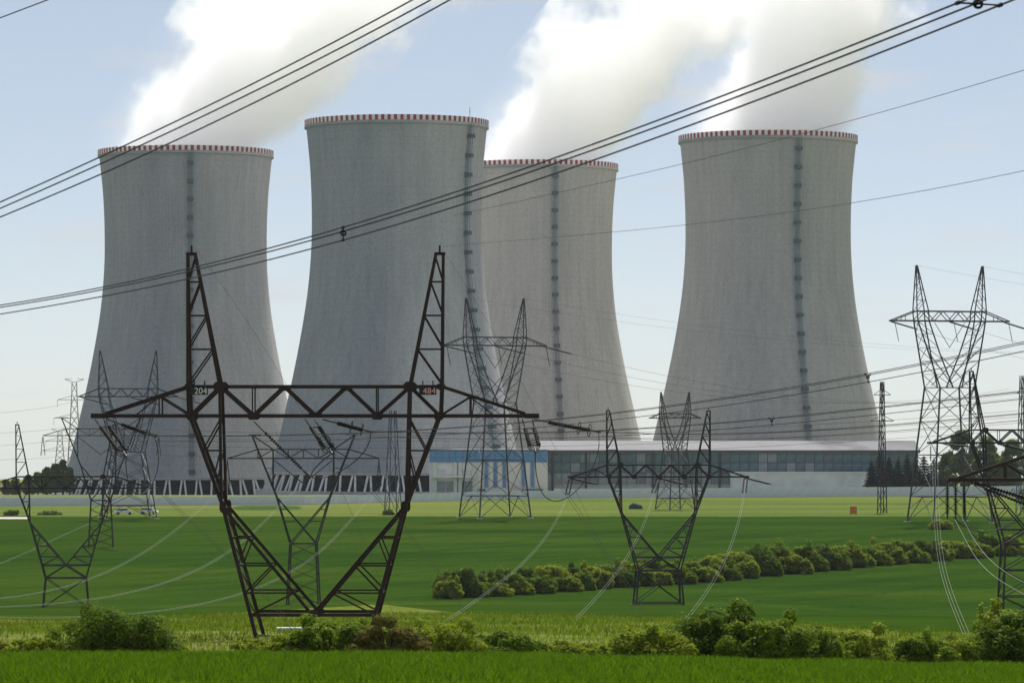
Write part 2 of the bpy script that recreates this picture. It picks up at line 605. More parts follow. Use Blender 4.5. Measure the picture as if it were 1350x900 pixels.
# ------------------------------------------------------------------ cooling towers
H_T = 119.0
PR = [(0.0, 44.8), (6.3, 41.9), (13.0, 39.8), (24.0, 37.2), (39.0, 33.8), (53.0, 31.1), (65.5, 29.2), (79.0, 28.1), (92.0, 28.0), (104.0, 28.5), (111.0, 29.15), (117.2, 29.8), (119.0, 30.0)]


def tr(z):
    zs = [p[0] for p in PR]
    rs = [p[1] for p in PR]
    # Catmull-Rom through the measured radii
    i = max(0, min(len(zs) - 2, int(np.searchsorted(zs, z) - 1)))
    t = (z - zs[i]) / (zs[i + 1] - zs[i])

    def slope(j):
        a, b = max(0, j - 1), min(len(zs) - 1, j + 1)
        return (rs[b] - rs[a]) / (zs[b] - zs[a])
    h = zs[i + 1] - zs[i]
    m0, m1 = slope(i) * h, slope(i + 1) * h
    return (2 * t ** 3 - 3 * t ** 2 + 1) * rs[i] + (t ** 3 - 2 * t ** 2 + t) * m0 + (-2 * t ** 3 + 3 * t ** 2) * rs[i + 1] + (t ** 3 - t ** 2) * m1


def shell_mesh():
    NS, NR = 320, 72
    zs = [6.3 + (117.0 - 6.3) * j / NR for j in range(NR + 1)]
    V, Fc = [], []
    for z in zs:
        r = tr(z)
        for i in range(NS):
            a = 2 * math.pi * i / NS
            rr = r + (0.055 if i % 2 else 0.0)
            V.append((rr * math.cos(a), rr * math.sin(a), z))
    n_out = len(V)
    for z in zs:
        r = tr(z) - 0.7
        for i in range(0, NS, 4):
            a = 2 * math.pi * i / NS
            V.append((r * math.cos(a), r * math.sin(a), z))
    for j in range(NR):
        for i in range(NS):
            i2 = (i + 1) % NS
            Fc.append((j * NS + i, j * NS + i2, (j + 1) * NS + i2, (j + 1) * NS + i))
    ni = NS // 4
    for j in range(NR):
        for i in range(ni):
            i2 = (i + 1) % ni
            Fc.append((n_out + j * ni + i2, n_out + j * ni + i, n_out + (j + 1) * ni + i, n_out + (j + 1) * ni + i2))
    me = bpy.data.meshes.new('shell')
    me.from_pydata(V, [], Fc)
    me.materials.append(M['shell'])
    sm = np.zeros(len(Fc), bool)
    me.polygons.foreach_set('use_smooth', sm)
    me.update()
    return me


def ring_mb(r0, r1, z0, z1, n, mats, name, alt=False, flare=0.0):
    V, Fc, mi = [], [], []
    for i in range(n):
        a = 2 * math.pi * i / n
        c, s = math.cos(a), math.sin(a)
        V += [(r0 * c, r0 * s, z0), (r0 * c, r0 * s, z1), ((r1 + flare) * c, (r1 + flare) * s, z1), (r1 * c, r1 * s, z0)]
    for i in range(n):
        j = (i + 1) % n
        a, b = i * 4, j * 4
        Fc += [(a + 3, b + 3, b + 2, a + 2), (a + 2, b + 2, b + 1, a + 1), (a + 1, b + 1, b, a), (a, b, b + 3, a + 3)]
        mi += [(i % 2) if alt else 0] * 4
    me = bpy.data.meshes.new(name)
    me.from_pydata(V, [], Fc)
    for m in mats:
        me.materials.append(m)
    me.polygons.foreach_set('material_index', mi)
    me.update()
    return me


SHELL = shell_mesh()
RIM = ring_mb(29.1, 30.35, 117.6, 119.25, 184, [M['rim_red'], M['rim_white']], 'painted_rim', True, 0.1)
LIP = ring_mb(28.9, 30.45, 116.7, 117.58, 160, [M['shell']], 'rim_ledge')
FOOT = ring_mb(41.0, 42.5, 5.9, 6.7, 160, [M['concrete']], 'shell_foot_beam')
BASIN = ring_mb(45.6, 46.6, -5.0, 0.9, 120, [M['concrete']], 'basin_wall')
FILL = ring_mb(30.0, 40.6, -4.0, 7.5, 90, [M['fill']], 'cooling_packing')
N_V = 52


def strut_pts(i):
    a0 = 2 * math.pi * (i + 0.22) / N_V
    a1 = 2 * math.pi * (i + 0.78) / N_V
    am0 = 2 * math.pi * (i + 0.42) / N_V
    am1 = 2 * math.pi * (i + 0.58) / N_V
    P = lambda a, r, z: (r * math.cos(a), r * math.sin(a), z)
    return [(P(a0, 45.4, -2.5), P(am0, 41.8, 6.1)), (P(a1, 45.4, -2.5), P(am1, 41.8, 6.1))]


mb = MB()
p, q = strut_pts(0)[0]
mb.bar(p, q, 0.50, 0.6)
STRUT_A = mb.mesh('strut', M['strut'])
mb = MB()
p, q = strut_pts(0)[1]
mb.bar(p, q, 0.50, 0.6)
STRUT_B = mb.mesh('strut', M['strut'])


def ladder_mesh(h0, h1):
    """two rails, rungs and hoops following the shell profile at angle 0"""
    m = MB()
    zs = [h0 + (h1 - h0) * i / 60 for i in range(61)]
    for s in (-0.55, 0.55):
        m.tube([(tr(z) + 0.55, s, z) for z in zs], 0.09, 4)
    # side stringers of the safety cage
    for s in (-0.75, 0.75):
        m.tube([(tr(z) + 1.25, s, z) for z in zs], 0.11, 4)
    z = h0
    while z < h1:
        r = tr(z)
        m.bar((r + 0.5, -0.75, z), (r + 0.5, 0.75, z), 0.10)
        m.bar((r + 0.4, -0.8, z), (r + 1.3, -0.75, z), 0.12)
        m.bar((r + 0.4, 0.8, z), (r + 1.3, 0.75, z), 0.12)
        m.bar((r + 1.3, -0.75, z), (r + 1.3, 0.75, z), 0.14)
        z += 0.75
    return m.mesh('ladder', M['ladder'])


LADDER = ladder_mesh(8.0, 117.5)
m = MB()
m.box((-0.3, -1.25, -0.15), (1.7, 1.25, 0.1))
for sx, sy in ((1.6, -1.15), (1.6, 1.15), (0.0, -1.15), (0.0, 1.15)):
    m.box((sx - 0.06, sy - 0.06, 0.1), (sx + 0.06, sy + 0.06, 1.25))
m.box((1.55, -1.2, 0.12), (1.65, 1.2, 1.05))
m.box((0.0, -1.2, 0.12), (1.5, -1.14, 1.05))
m.box((0.0, 1.14, 0.12), (1.5, 1.2, 1.05))
m.box((1.52, -1.2, 1.1), (1.68, 1.2, 1.3))
m.box((-0.1, -1.24, 1.1), (1.6, -1.12, 1.3))
m.box((-0.1, 1.12, 1.1), (1.6, 1.24, 1.3))
PLATFORM = m.mesh('ladder_platform', M['platform'])


def cooling_tower(px, d, rim_z, ladder_deg, label, sx=1.0, detailed=True, mast=False, tint=(1, 1, 1, 0)):
    x = (px - 675) / F * d
    base = rim_z - H_T
    t = empty('cooling_tower', (x, d, base), 0, (sx, sx, 1))
    tag(t, label, 'cooling tower', 'cooling towers of the power station')
    sh = link('shell', SHELL, t)
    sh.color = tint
    link('painted_rim', RIM, t)
    link('rim_ledge', LIP, t)
    link('shell_foot_beam', FOOT, t)
    link('basin_wall', BASIN, t)
    link('cooling_packing', FILL, t)
    # the ladder faces the camera (-Y) turned towards +X by ladder_deg
    ang = -math.pi / 2 + math.radians(ladder_deg)
    la = link('ladder', LADDER, t)
    la.rotation_euler = (0, 0, ang)
    z = 112.8
    while z > 8:
        pf = link('ladder_platform', PLATFORM, la)
        pf.scale = (1, 0.85, 0.85)
        pf.location = (tr(z) + 0.3, 0, z)
        z -= 6.15
    if mast:
        mm = MB()
        mm.tube([(29.6, 0.4, 118), (29.6, 0.4, 122.5)], 0.09, 6)
        mm.bar((29.6, 0.1, 121), (29.6, 0.9, 121), 0.1)
        ms = mm.build('aircraft_warning_lamp_post', M['platform'], t)
        ms.rotation_euler = (0, 0, ang)
    # V-shaped raker columns: the half ring towards the camera singly, the rest joined
    rest = MB()
    for i in range(N_V):
        a = 2 * math.pi * (i + 0.5) / N_V
        if detailed and math.sin(a) < 0.15:
            for me in (STRUT_A, STRUT_B):
                o = link('raker_column', me, t)
                o.rotation_euler = (0, 0, 2 * math.pi * i / N_V)
        else:
            for p, q in strut_pts(i):
                rest.bar(p, q, 0.50, 0.6)
    tag(rest.build('raker_columns_behind', M['strut'], t), kind='stuff')
    return t


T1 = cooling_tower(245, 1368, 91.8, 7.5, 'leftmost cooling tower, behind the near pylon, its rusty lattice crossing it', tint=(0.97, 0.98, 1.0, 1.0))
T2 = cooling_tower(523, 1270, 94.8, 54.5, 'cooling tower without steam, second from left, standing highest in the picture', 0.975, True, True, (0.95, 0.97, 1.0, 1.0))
T3 = cooling_tower(707, 1461, 93.0, 13.0, 'cooling tower partly hidden behind its steamless neighbour, third from left', 1.0, False, tint=(1.0, 0.98, 0.96, 0.1))
T4 = cooling_tower(1012.5, 1339, 94.8, 16.0, 'rightmost cooling tower, standing behind the long glazed hall', 1.0, False, tint=(0.92, 0.91, 0.90, 0.15))


# ------------------------------------------------------------------ steam plumes
def plume(tower, label, a, b, k, R0, ztop, seed, dens, wisp, yb=0.25):
    """cx = a z + b z^2, radius = R0 + k z, in metres above the rim"""
    z0 = -7.0
    o = tower.location
    cx = lambda z: a * max(z, 0) + b * max(z, 0) ** 2
    cyy = lambda z: yb * max(z, 0)
    rr = lambda z: (min(R0, 28.2 * tower.scale[0]) if z <= 0.5 else (R0 + k * z) * 1.4)
    zs = [z0, -3, 0.4, 1.5, 4, 8, 13, 20, 28, 37, 47, 58, 70, ztop]
    NS = 28
    V, Fc = [], []
    for z in zs:
        for i in range(NS):
            t = 2 * math.pi * i / NS
            V.append((cx(z) + rr(z) * math.cos(t), cyy(z) + rr(z) * math.sin(t), z))
    for j in range(len(zs) - 1):
        for i in range(NS):
            i2 = (i + 1) % NS
            Fc.append((j * NS + i, j * NS + i2, (j + 1) * NS + i2, (j + 1) * NS + i))
    Fc.append(tuple(reversed(range(NS))))
    Fc.append(tuple((len(zs) - 1) * NS + i for i in range(NS)))
    me = bpy.data.meshes.new('steam_plume')
    me.from_pydata(V, [], Fc)
    me.update()
    n = NT('steam_' + str(seed))
    n.t.nodes.remove(n.b)
    tc = n.n('ShaderNodeTexCoord')
    # billowing distortion
    mp = n.n('ShaderNodeMapping')
    mp.inputs['Location'].default_value = (seed * 13.7, seed * 5.1, -seed * 3.3)
    mp.inputs['Scale'].default_value = (0.040, 0.040, 0.040)
    n.l(tc.outputs['Object'], mp.inputs['Vector'])
    nz = n.n('ShaderNodeTexNoise', Scale=1.0, Detail=8.0, Roughness=0.66)
    n.l(mp.outputs['Vector'], nz.inputs['Vector'])
    mp2 = n.n('ShaderNodeMapping')
    mp2.inputs['Location'].default_value = (seed * 3.7, seed * 15.1, seed * 7.3)
    mp2.inputs['Scale'].default_value = (0.026, 0.026, 0.020)
    n.l(tc.outputs['Object'], mp2.inputs['Vector'])
    nz2 = n.n('ShaderNodeTexNoise', Scale=1.0, Detail=2.0, Roughness=0.5)
    n.l(mp2.outputs['Vector'], nz2.inputs['Vector'])
    sp = n.n('ShaderNodeSeparateXYZ')
    n.l(tc.outputs['Object'], sp.inputs['Vector'])

    def math_(op, x, y=None, z=None):
        nd = n.n('ShaderNodeMath', operation=op)
        for i, v in enumerate((x, y, z)):
            if v is None:
                continue
            if isinstance(v, (int, float)):
                nd.inputs[i].default_value = v
            else:
                n.l(v, nd.inputs[i])
        return nd.outputs[0]
    zc = math_('MAXIMUM', sp.outputs['Z'], 0.0)
    cxs = math_('ADD', math_('MULTIPLY', zc, a), math_('MULTIPLY', math_('MULTIPLY', zc, zc), b))
    dx = math_('SUBTRACT', sp.outputs['X'], cxs)
    dy = math_('SUBTRACT', sp.outputs['Y'], math_('MULTIPLY', zc, yb))
    rad = math_('SQRT', math_('ADD', math_('MULTIPLY', dx, dx), math_('MULTIPLY', dy, dy)))
    q = math_('DIVIDE', rad, math_('MULTIPLY_ADD', zc, k, R0))
    # edge breaks up with height and down-wind (towards +x)
    hz = math_('MINIMUM', math_('MULTIPLY_ADD', zc, 0.020, 0.16), 1.15)
    nn = math_('MULTIPLY', math_('SUBTRACT', nz.outputs['Fac'], 0.5), math_('MULTIPLY', hz, 3.3))
    lee = math_('MULTIPLY', math_('MULTIPLY', math_('MAXIMUM', math_('DIVIDE', dx, R0), 0.0), zc), wisp)
    e = math_('ADD', math_('ADD', q, nn), lee)
    big = math_('MULTIPLY', math_('MULTIPLY', math_('SUBTRACT', nz2.outputs['Fac'], 0.52), zc), 0.035)
    e = math_('ADD', e, big)
    mr = n.n('ShaderNodeMapRange', interpolation_type='SMOOTHSTEP')
    mr.inputs['From Min'].default_value = 1.0
    mr.inputs['From Max'].default_value = 0.68
    n.l(e, mr.inputs['Value'])
    mr2 = n.n('ShaderNodeMapRange', interpolation_type='SMOOTHSTEP')
    mr2.inputs['From Min'].default_value = 1.42
    mr2.inputs['From Max'].default_value = 0.85
    mr2.inputs['To Max'].default_value = 0.06
    n.l(e, mr2.inputs['Value'])
    den = math_('MULTIPLY', math_('ADD', mr.outputs['Result'], mr2.outputs['Result']), math_('DIVIDE', dens, math_('MULTIPLY_ADD', zc, 0.012, 1.0)))
    pv = n.n('ShaderNodeVolumeScatter')
    pv.inputs['Color'].default_value = (1.0, 1.0, 1.0, 1)
    pv.inputs['Anisotropy'].default_value = 0.6
    n.l(den, pv.inputs['Density'])
    n.l(pv.outputs[0], n.out.inputs['Volume'])
    me.materials.append(n.mat)
    ob = link('steam_plume', me)
    ob.location = (o.x, o.y, o.z + H_T)
    tag(ob, label, 'steam', 'steam plumes blowing to the right', 'stuff')
    n.mat.cycles.volume_step_rate = 0.4 if hasattr(n.mat.cycles, 'volume_step_rate') else 1
    return ob


plume(T1, 'white steam leaning right out of the leftmost cooling tower', 0.84, 0.0012, 0.22, 28.0, 82, 1, 0.095, 0.0)
plume(T3, 'thick white steam rising from the half hidden third cooling tower', 0.70, 0.002, 0.10, 27.5, 82, 2, 0.10, 0.003)
plume(T4, 'white steam rising from the rightmost cooling tower, greyer on its right', 0.40, 0.001, 0.05, 27.5, 82, 3, 0.10, 0.002)

# ------------------------------------------------------------------ buildings and perimeter wall
def ordinal(i):
    return ['first', 'second', 'third', 'fourth', 'fifth', 'sixth', 'seventh', 'eighth', 'ninth', 'tenth', 'eleventh', 'twelfth', 'thirteenth',
            'fourteenth', 'fifteenth', 'sixteenth', 'seventeenth', 'eighteenth', 'nineteenth', 'twentieth'][i] if i < 20 else str(i + 1) + 'th'


def X(px, d):
    return (px - 675) / F * d


def Z(py, d):
    return (HY - py) / F * d


def glazed_hall():
    d = 1205.0
    x0, x1 = X(714, d), X(1211, d)
    zb, zt = -24.5, Z(581, d)
    t = empty('glazed_hall', (x0, d, zb))
    tag(t, 'long low hall with pale roof and dark window band, before the right towers', 'building')
    L = x1 - x0
    HT = zt - zb
    zr0 = Z(597, d) - zb           # underside of the roof fascia
    zg0 = Z(622, d) - zb           # foot of the window band
    D = 34.0
    m = MB()
    m.box((0.1, 0.25, 0), (L - 0.1, D, zr0))
    m.build('wall', M['concrete'], t)
    m = MB()
    m.poly([(-0.6, -0.8, zr0), (L + 0.4, -0.8, zr0), (L + 0.4, -0.8, zr0 + 0.9), (-0.6, -0.8, zr0 + 0.9)])
    m.box((-0.6, -0.78, zr0 + 0.002), (L + 0.4, D + 0.6, zr0 + 0.9))
    # low pitched pale roof sheet rising from the eaves
    m.poly([(-0.6, -0.6, zr0 + 0.92), (L + 0.4, -0.6, zr0 + 0.92), (L + 0.4, 14, HT), (-0.6, 14, HT)])
    m.poly([(-0.6, D, zr0 + 0.92), (-0.6, 14, HT), (L + 0.4, 14, HT), (L + 0.4, D, zr0 + 0.92)])
    m.poly([(-0.6, -0.6, zr0 + 0.92), (-0.6, 14, HT), (-0.6, D, zr0 + 0.92)])
    m.poly([(L + 0.4, -0.6, zr0 + 0.92), (L + 0.4, D, zr0 + 0.92), (L + 0.4, 14, HT)])
    rf = m.build('roof', M['roof'], t)
    # window band: individual glazed panels, low part glazed too on the left half
    nb = 40
    w = (L - 0.6) / nb
    r = random.Random(3)
    gap = 0.14
    pan = {}
    for gi in range(3):
        mm = MB()
        mm.box((gap / 2, 0, gap / 2), (w - gap / 2, 0.06, (zr0 - zg0) / 2 - gap / 2))
        pan[gi] = mm.mesh('window_panel', M['glass'][gi])
    zl0 = Z(638, d) - zb
    for i in range(nb):
        for row in range(2):
            gi = r.choice([0, 0, 1, 1, 2]) if row else r.choice([0, 1, 1, 0, 2])
            o = link('window_panel', pan[gi], t)
            o.location = (0.3 + i * w, 0.10 + r.uniform(-0.02, 0.02), zg0 + row * (zr0 - zg0) / 2)
        if i < 20:
            gi = r.choice([0, 2, 2])
            o = link('window_panel', pan[gi], t)
            o.location = (0.3 + i * w, 0.10, zl0)
            o.scale = (1, 1, (zg0 - zl0) / ((zr0 - zg0) / 2))
    m = MB()
    for i in range(nb + 1):
        m.box((0.3 + i * w - 0.09, 0.02, zg0 if i > 20 else zl0), (0.3 + i * w + 0.09, 0.09, zr0 - 0.01))
    m.build('mullion_grid', M['frame'], t)
    m = MB()
    m.box((0.2, -0.02, zg0 + (zr0 - zg0) / 2 - 0.09), (L - 0.2, 0.05, zg0 + (zr0 - zg0) / 2 + 0.09))
    m.box((0.2, -0.05, zg0 - 0.2), (L - 0.2, 0.06, zg0))
    m.build('transom', M['frame'], t)
    # heavier columns in front of the left half
    for i in range(6):
        mm = MB()
        xx = 3 + i * 10.2
        mm.box((xx, -0.45, 0), (xx + 0.7, -0.06, zr0 - 0.01))
        mm.build('column', M['frame'], t)
    # pale plinth building in front of the right half
    xa, xb = X(962, d), X(1151, d)
    m = MB()
    m.box((xa - x0, -5.0, 0), (xb - x0, -0.1, Z(623, d - 5) - zb))
    m.build('annexe', M['wall_panel'], t)
    m = MB()
    m.box((xa - x0 - 0.3, -5.3, Z(623, d - 5) - zb + 0.002), (xb - x0 + 0.3, -0.11, Z(623, d - 5) - zb + 0.25))
    m.build('annexe_coping', M['white'], t)


glazed_hall()


def blue_hall():
    d = 1185.0
    x0, x1 = X(566, d), X(722, d)
    zb = -24.5
    t = empty('blue_banded_hall', (x0, d, zb))
    tag(t, 'white hall with a bright blue band under its roof, left of the long glazed hall', 'building')
    L = x1 - x0
    zt = Z(593, d) - zb
    zm = Z(609, d) - zb
    zw = Z(648, d) - zb
    m = MB()
    m.box((0, 0.2, 0), (L, 22, zt - 0.2))
    m.build('wall', M['white'], t)
    n = 18
    w = L / n
    mm = MB()
    mm.box((0.05, -0.25, 0), (w - 0.05, 0.15, zt - zm))
    pm = mm.mesh('blue_panel', M['blue'])
    for i in range(n):
        o = link('blue_panel', pm, t)
        o.location = (i * w, 0, zm)
    m = MB()
    m.box((-0.2, -0.4, zt - 0.18), (L + 0.2, 22.2, zt + 0.12))
    m.build('roof', M['roof'], t)
    # right half: white bays parted by blue pilasters
    for px in (641, 653, 665, 690, 702):
        mm = MB()
        xx = X(px, d) - x0
        mm.box((xx - 0.45, -0.2, Z(642, d) - zb), (xx + 0.45, 0.18, zm - 0.01))
        mm.build('blue_pilaster', M['blue'], t)
    for pa, pb in ((628, 637), (645, 650), (656.5, 661.5), (668.5, 686.5), (693.5, 698.5), (705.5, 720)):
        mm = MB()
        mm.box((X(pa, d) - x0, -0.1, Z(642, d) - zb), (X(pb, d) - x0, 0.16, zm - 0.02))
        mm.build('white_bay', M['white_warm'], t)
    # left half: green columns, white canopy and a dark shopfront-like window row
    for px in (573, 601, 606, 626):
        mm = MB()
        xx = X(px, d) - x0
        mm.box((xx - 0.7, -0.5, 0), (xx + 0.7, 0.15, zm - 0.02))
        mm.build('green_column', M['green_col'], t)
    m = MB()
    m.box((X(571, d) - x0, -2.2, Z(629, d) - zb), (X(626, d) - x0, -0.52, Z(626.5, d) - zb))
    m.build('canopy', M['white'], t)
    for pa, pb in ((576, 587), (588.5, 599), (608, 616), (617, 625)):
        mm = MB()
        mm.box((X(pa, d) - x0, -0.05, Z(648, d) - zb), (X(pb, d) - x0, 0.15, Z(634, d) - zb))
        w_ = mm.build('window', M['glass'][2], t)
        mm = MB()
        mm.box((X(pa, d) - x0 - 0.1, -0.12, Z(648.6, d) - zb), (X(pb, d) - x0 + 0.1, 0.02, Z(648.1, d) - zb))
        mm.build('sill', M['white'], w_)
    for px in (583, 613):
        mm = MB()
        mm.box((X(px, d) - x0 - 0.9, -1.2, Z(619, d) - zb), (X(px, d) - x0 + 0.9, 0.1, Z(617, d) - zb))
        mm.build('wall_lamp_box', M['white'], t)
    for pa, pb in ((629, 640), (688, 716)):
        mm = MB()
        mm.box((X(pa, d) - x0, -0.3, 0), (X(pb, d) - x0, 0.12, Z(644, d) - zb))
        mm.build('dark_door', M['glass'][0], t)


blue_hall()


def perimeter_wall():
    t = empty('perimeter_wall', (0, wall_d(0), gzf(0, wall_d(0))))
    tag(t, 'pale grey concrete panel wall along the far edge of the meadow', 'wall')
    ox, oy, oz = t.location
    pan = {}
    k = (-40 - 675) / F
    kend = (1400 - 675) / F
    i = 0
    pts = []
    while k < kend:
        d = wall_d(k)
        pts.append((k * d, d))
        k += 3.0 / d
    for i in range(len(pts) - 1):
        (xa, ya), (xb, yb) = pts[i], pts[i + 1]
        L = math.hypot(xb - xa, yb - ya)
        h = 2.0
        px = px_of(xa / ya)
        if px > 720:
            h = 2.5
        key = (round(L, 2), h)
        if key not in pan:
            mm = MB()
            mm.box((0.03, -0.06, -0.4), (L - 0.03, 0.06, h))
            mm.box((0.0, -0.11, h + 0.003), (L, 0.11, h + 0.1))
            mm.box((-0.09, -0.12, -0.4), (0.09, 0.12, h + 0.002))
            pan[key] = mm.mesh('wall_panel', M['wall_panel'])
        o = link('wall_panel', pan[key], t)
        z = gzf(xa, ya)
        o.location = (xa - ox, ya - oy, z - oz + rng.uniform(-0.04, 0.04))
        o.rotation_euler = (0, 0, math.atan2(yb - ya, xb - xa))


perimeter_wall()

# ------------------------------------------------------------------ lattice pylons
def gusset(name, c, w, h, mat, parent, t=0.03):
    m = MB()
    x, y, z = c
    a, b = w / 2, h / 2
    pr = [(-a, -b * 0.45), (-a * 0.55, -b), (a * 0.55, -b), (a, -b * 0.45), (a, b * 0.45), (a * 0.55, b), (-a * 0.55, b), (-a, b * 0.45)]
    n = len(m.v)
    for yy in (y - t, y + t):
        m.v += [(x + u, yy, z + v) for u, v in pr]
    k = len(pr)
    m.f.append(tuple(range(n, n + k)))
    m.f.append(tuple(reversed(range(n + k, n + 2 * k))))
    for i in range(k):
        j = (i + 1) % k
        m.f.append((n + j, n + i, n + k + i, n + k + j))
    m.m += [0] * (k + 2)
    return m.build(name, mat, parent)


def cat_pylon(label, loc, yaw, base_h=0.0, s=1.0, detail=False, mat=None, w=1.0, waist_w=2.75, foot_w=None):
    """low wide-headed tension pylon; local x across the line, y along it, z up"""
    mat = mat or M['steel_far']
    t = empty('lattice_pylon', loc, yaw, (s, s, s))
    tag(t, label, 'pylon', 'wide headed low pylons')
    B = base_h
    zlc, zuc, ztop, zkn, zcr = B + 11.24, B + 12.80, B + 20.25, B + 6.41, B + 0.70
    fw = foot_w or (2.95 if B <= 0 else 3.15)
    z_lo = -0.62 if detail else 0.0

    def hd(z):
        if z >= zuc:
            u = (z - zuc) / (ztop - zuc)
            return 0.75 + (0.14 - 0.75) * u
        if z >= zlc:
            return 0.75
        return 2.05 + (0.75 - 2.05) * (z / zlc)

    items = []       # (part, p, q, width)

    def add(part, x0, z0, x1, z1, w_, faces=(-1, 1)):
        for sy in faces:
            items.append((part, (x0, sy * hd(z0), z0), (x1, sy * hd(z1), z1), w_ * w, sy))

    def tie(part, x, z, w_):
        items.append((part, (x, -hd(z), z), (x, hd(z), z), w_ * w, 1))

    def xtie(part, xa, za, xb, zb, w_):
        items.append((part, (xa, -hd(za), za), (xb, hd(zb), zb), w_ * w, 1))

    # crossarm chords
    add('lower_chord', -11.95, zlc, 11.95, zlc, 0.20)
    add('upper_chord', -6.78, zuc, 6.78, zuc, 0.18)
    for sx in (-1, 1):
        add('arm_chord', sx * 6.78, zuc, sx * 11.2, zlc + 0.12, 0.17)
        items.append(('arm_tip', (sx * 11.2, -0.75, zlc), (sx * 11.95, -0.75, zlc), 0.26 * w, 1))
        items.append(('arm_tip', (sx * 11.2, 0.75, zlc), (sx * 11.95, 0.75, zlc), 0.26 * w, 1))
        for x in (11.9, 10.9, 9.3):
            tie('crossarm_tie', sx * x, zlc, 0.12)
        # arm web
        add('arm_web', sx * 8.3, zlc, sx * 8.3, zlc + 1.02, 0.08)
        add('arm_web', sx * 6.66, zlc, sx * 8.3, zlc + 1.02, 0.08)
        add('arm_web', sx * 9.6, zlc, sx * 8.3, zlc + 1.02, 0.07, (-1,))
        # warren web of the beam
        bot = [6.66, 3.31, 0.0]
        top = [5.07, 1.66]
        add('crossarm_diagonal', sx * 6.66, zlc, sx * 5.07, zuc, 0.15)
        add('crossarm_diagonal', sx * 5.07, zuc, sx * 3.31, zlc, 0.15)
        add('crossarm_diagonal', sx * 3.31, zlc, sx * 1.66, zuc, 0.15)
        add('crossarm_diagonal', sx * 1.66, zuc, 0, zlc, 0.15)
        add('crossarm_post', sx * 3.31, zlc, sx * 3.31, zuc, 0.075)
        add('crossarm_post', sx * 6.72, zlc, sx * 6.78, zuc, 0.16)
        for x in (6.6, 3.31, 1.66):
            tie('crossarm_tie', sx * x, zlc, 0.09)
            tie('crossarm_tie', sx * x, zuc, 0.09)
        xtie('crossarm_tie', sx * 6.6, zlc, sx * 3.31, zlc, 0.07)
        xtie('crossarm_tie', sx * 3.31, zlc, 0, zlc, 0.07)
        # earth-wire peak
        add('peak_chord', sx * 6.78, zuc, sx * 6.84, ztop - 0.35, 0.145)
        add('peak_chord', sx * 5.07, zuc, sx * 6.45, ztop - 0.35, 0.145)
        tie('peak_tie', sx * 6.84, ztop - 0.35, 0.12)
        items.append(('peak_tie', (sx * 6.35, 0, ztop - 0.35), (sx * 6.95, 0, ztop - 0.35), 0.16 * w, 1))
        items.append(('peak_pin', (sx * 6.65, 0, ztop - 0.35), (sx * 6.65, 0, ztop + 0.1), 0.10 * w, 1))
        hs = [zuc, zuc + 2.0, zuc + 3.8, zuc + 5.6, ztop - 0.5]
        xi = lambda z: 5.07 + (6.45 - 5.07) * (z - zuc) / (ztop - 0.35 - zuc)
        for i in range(4):
            if 0 < i:
                add('peak_rung', sx * 6.8, hs[i], sx * xi(hs[i]), hs[i], 0.075)
            add('peak_diagonal', sx * 6.8, hs[i] + 0.1, sx * xi(hs[i + 1]), hs[i + 1], 0.085)
            if i:
                tie('peak_tie', sx * 6.8, hs[i], 0.06)
                tie('peak_tie', sx * xi(hs[i]), hs[i], 0.06)
        # head legs
        add('head_leg', sx * 6.66, zlc, sx * 4.83, zkn, 0.19)
        add('head_post', sx * 5.06, zuc, sx * 4.92, zkn, 0.16)
        zr = zlc - 1.85
        xo = 6.66 + (4.83 - 6.66) * (1.85 / (zlc - zkn))
        add('head_rung', sx * xo, zr, sx * 5.02, zr, 0.075)
        add('head_diagonal', sx * 5.05, zlc - 0.2, sx * xo, zr, 0.08)
        add('head_diagonal', sx * 5.0, zr, sx * 5.35, zkn + 1.5, 0.08)
        tie('leg_tie', sx * xo, zr, 0.08)
        tie('leg_tie', sx * 4.83, zkn, 0.12)
        xtie('leg_tie', sx * 6.66, zlc, sx * 4.83, zkn, 0.08)
        # lower legs, from the knee to the waist or foot
        if B > 0:
            zw, xw = B - 1.05, waist_w
        else:
            zw, xw = z_lo, fw
        xl = lambda z: 4.83 + (xw - 4.83) * (zkn - z) / (zkn - zw)
        add('leg', sx * 4.83, zkn, sx * xw, zw, 0.20)
        # inner diagonal from the knee to the middle (and on to the far leg)
        add('inner_leg', sx * 4.83, zkn, 0, zcr, 0.17)
        xin = lambda z: 4.83 * (z - zcr) / (zkn - zcr)
        if B > 0:
            add('inner_leg', 0, zcr, -sx * (xw - 0.05), zw + 0.05, 0.18)
        lv = [zkn - 1.65, zkn - 3.1, zkn - 4.55]
        for z in lv:
            add('leg_rung', sx * xl(z), z, sx * xin(z), z, 0.085)
            tie('leg_tie', sx * xl(z), z, 0.08)
        add('leg_diagonal', sx * xl(lv[1]), lv[1], sx * xin(lv[0]), lv[0], 0.08)
        add('leg_diagonal', sx * xl(lv[2]), lv[2], sx * xin(lv[1]), lv[1], 0.085)
        add('leg_diagonal', sx * xl(zcr), zcr, sx * xin(lv[2]), lv[2], 0.085)
        zz = [zkn, lv[0], lv[1], lv[2], zcr if B > 0 else 0.05]
        for i in range(4):
            xtie('leg_tie', sx * xl(zz[i]), zz[i], sx * xl(zz[i + 1]), zz[i + 1], 0.075)
        add('bottom_rung', sx * xl(zcr), zcr, 0, zcr, 0.17)
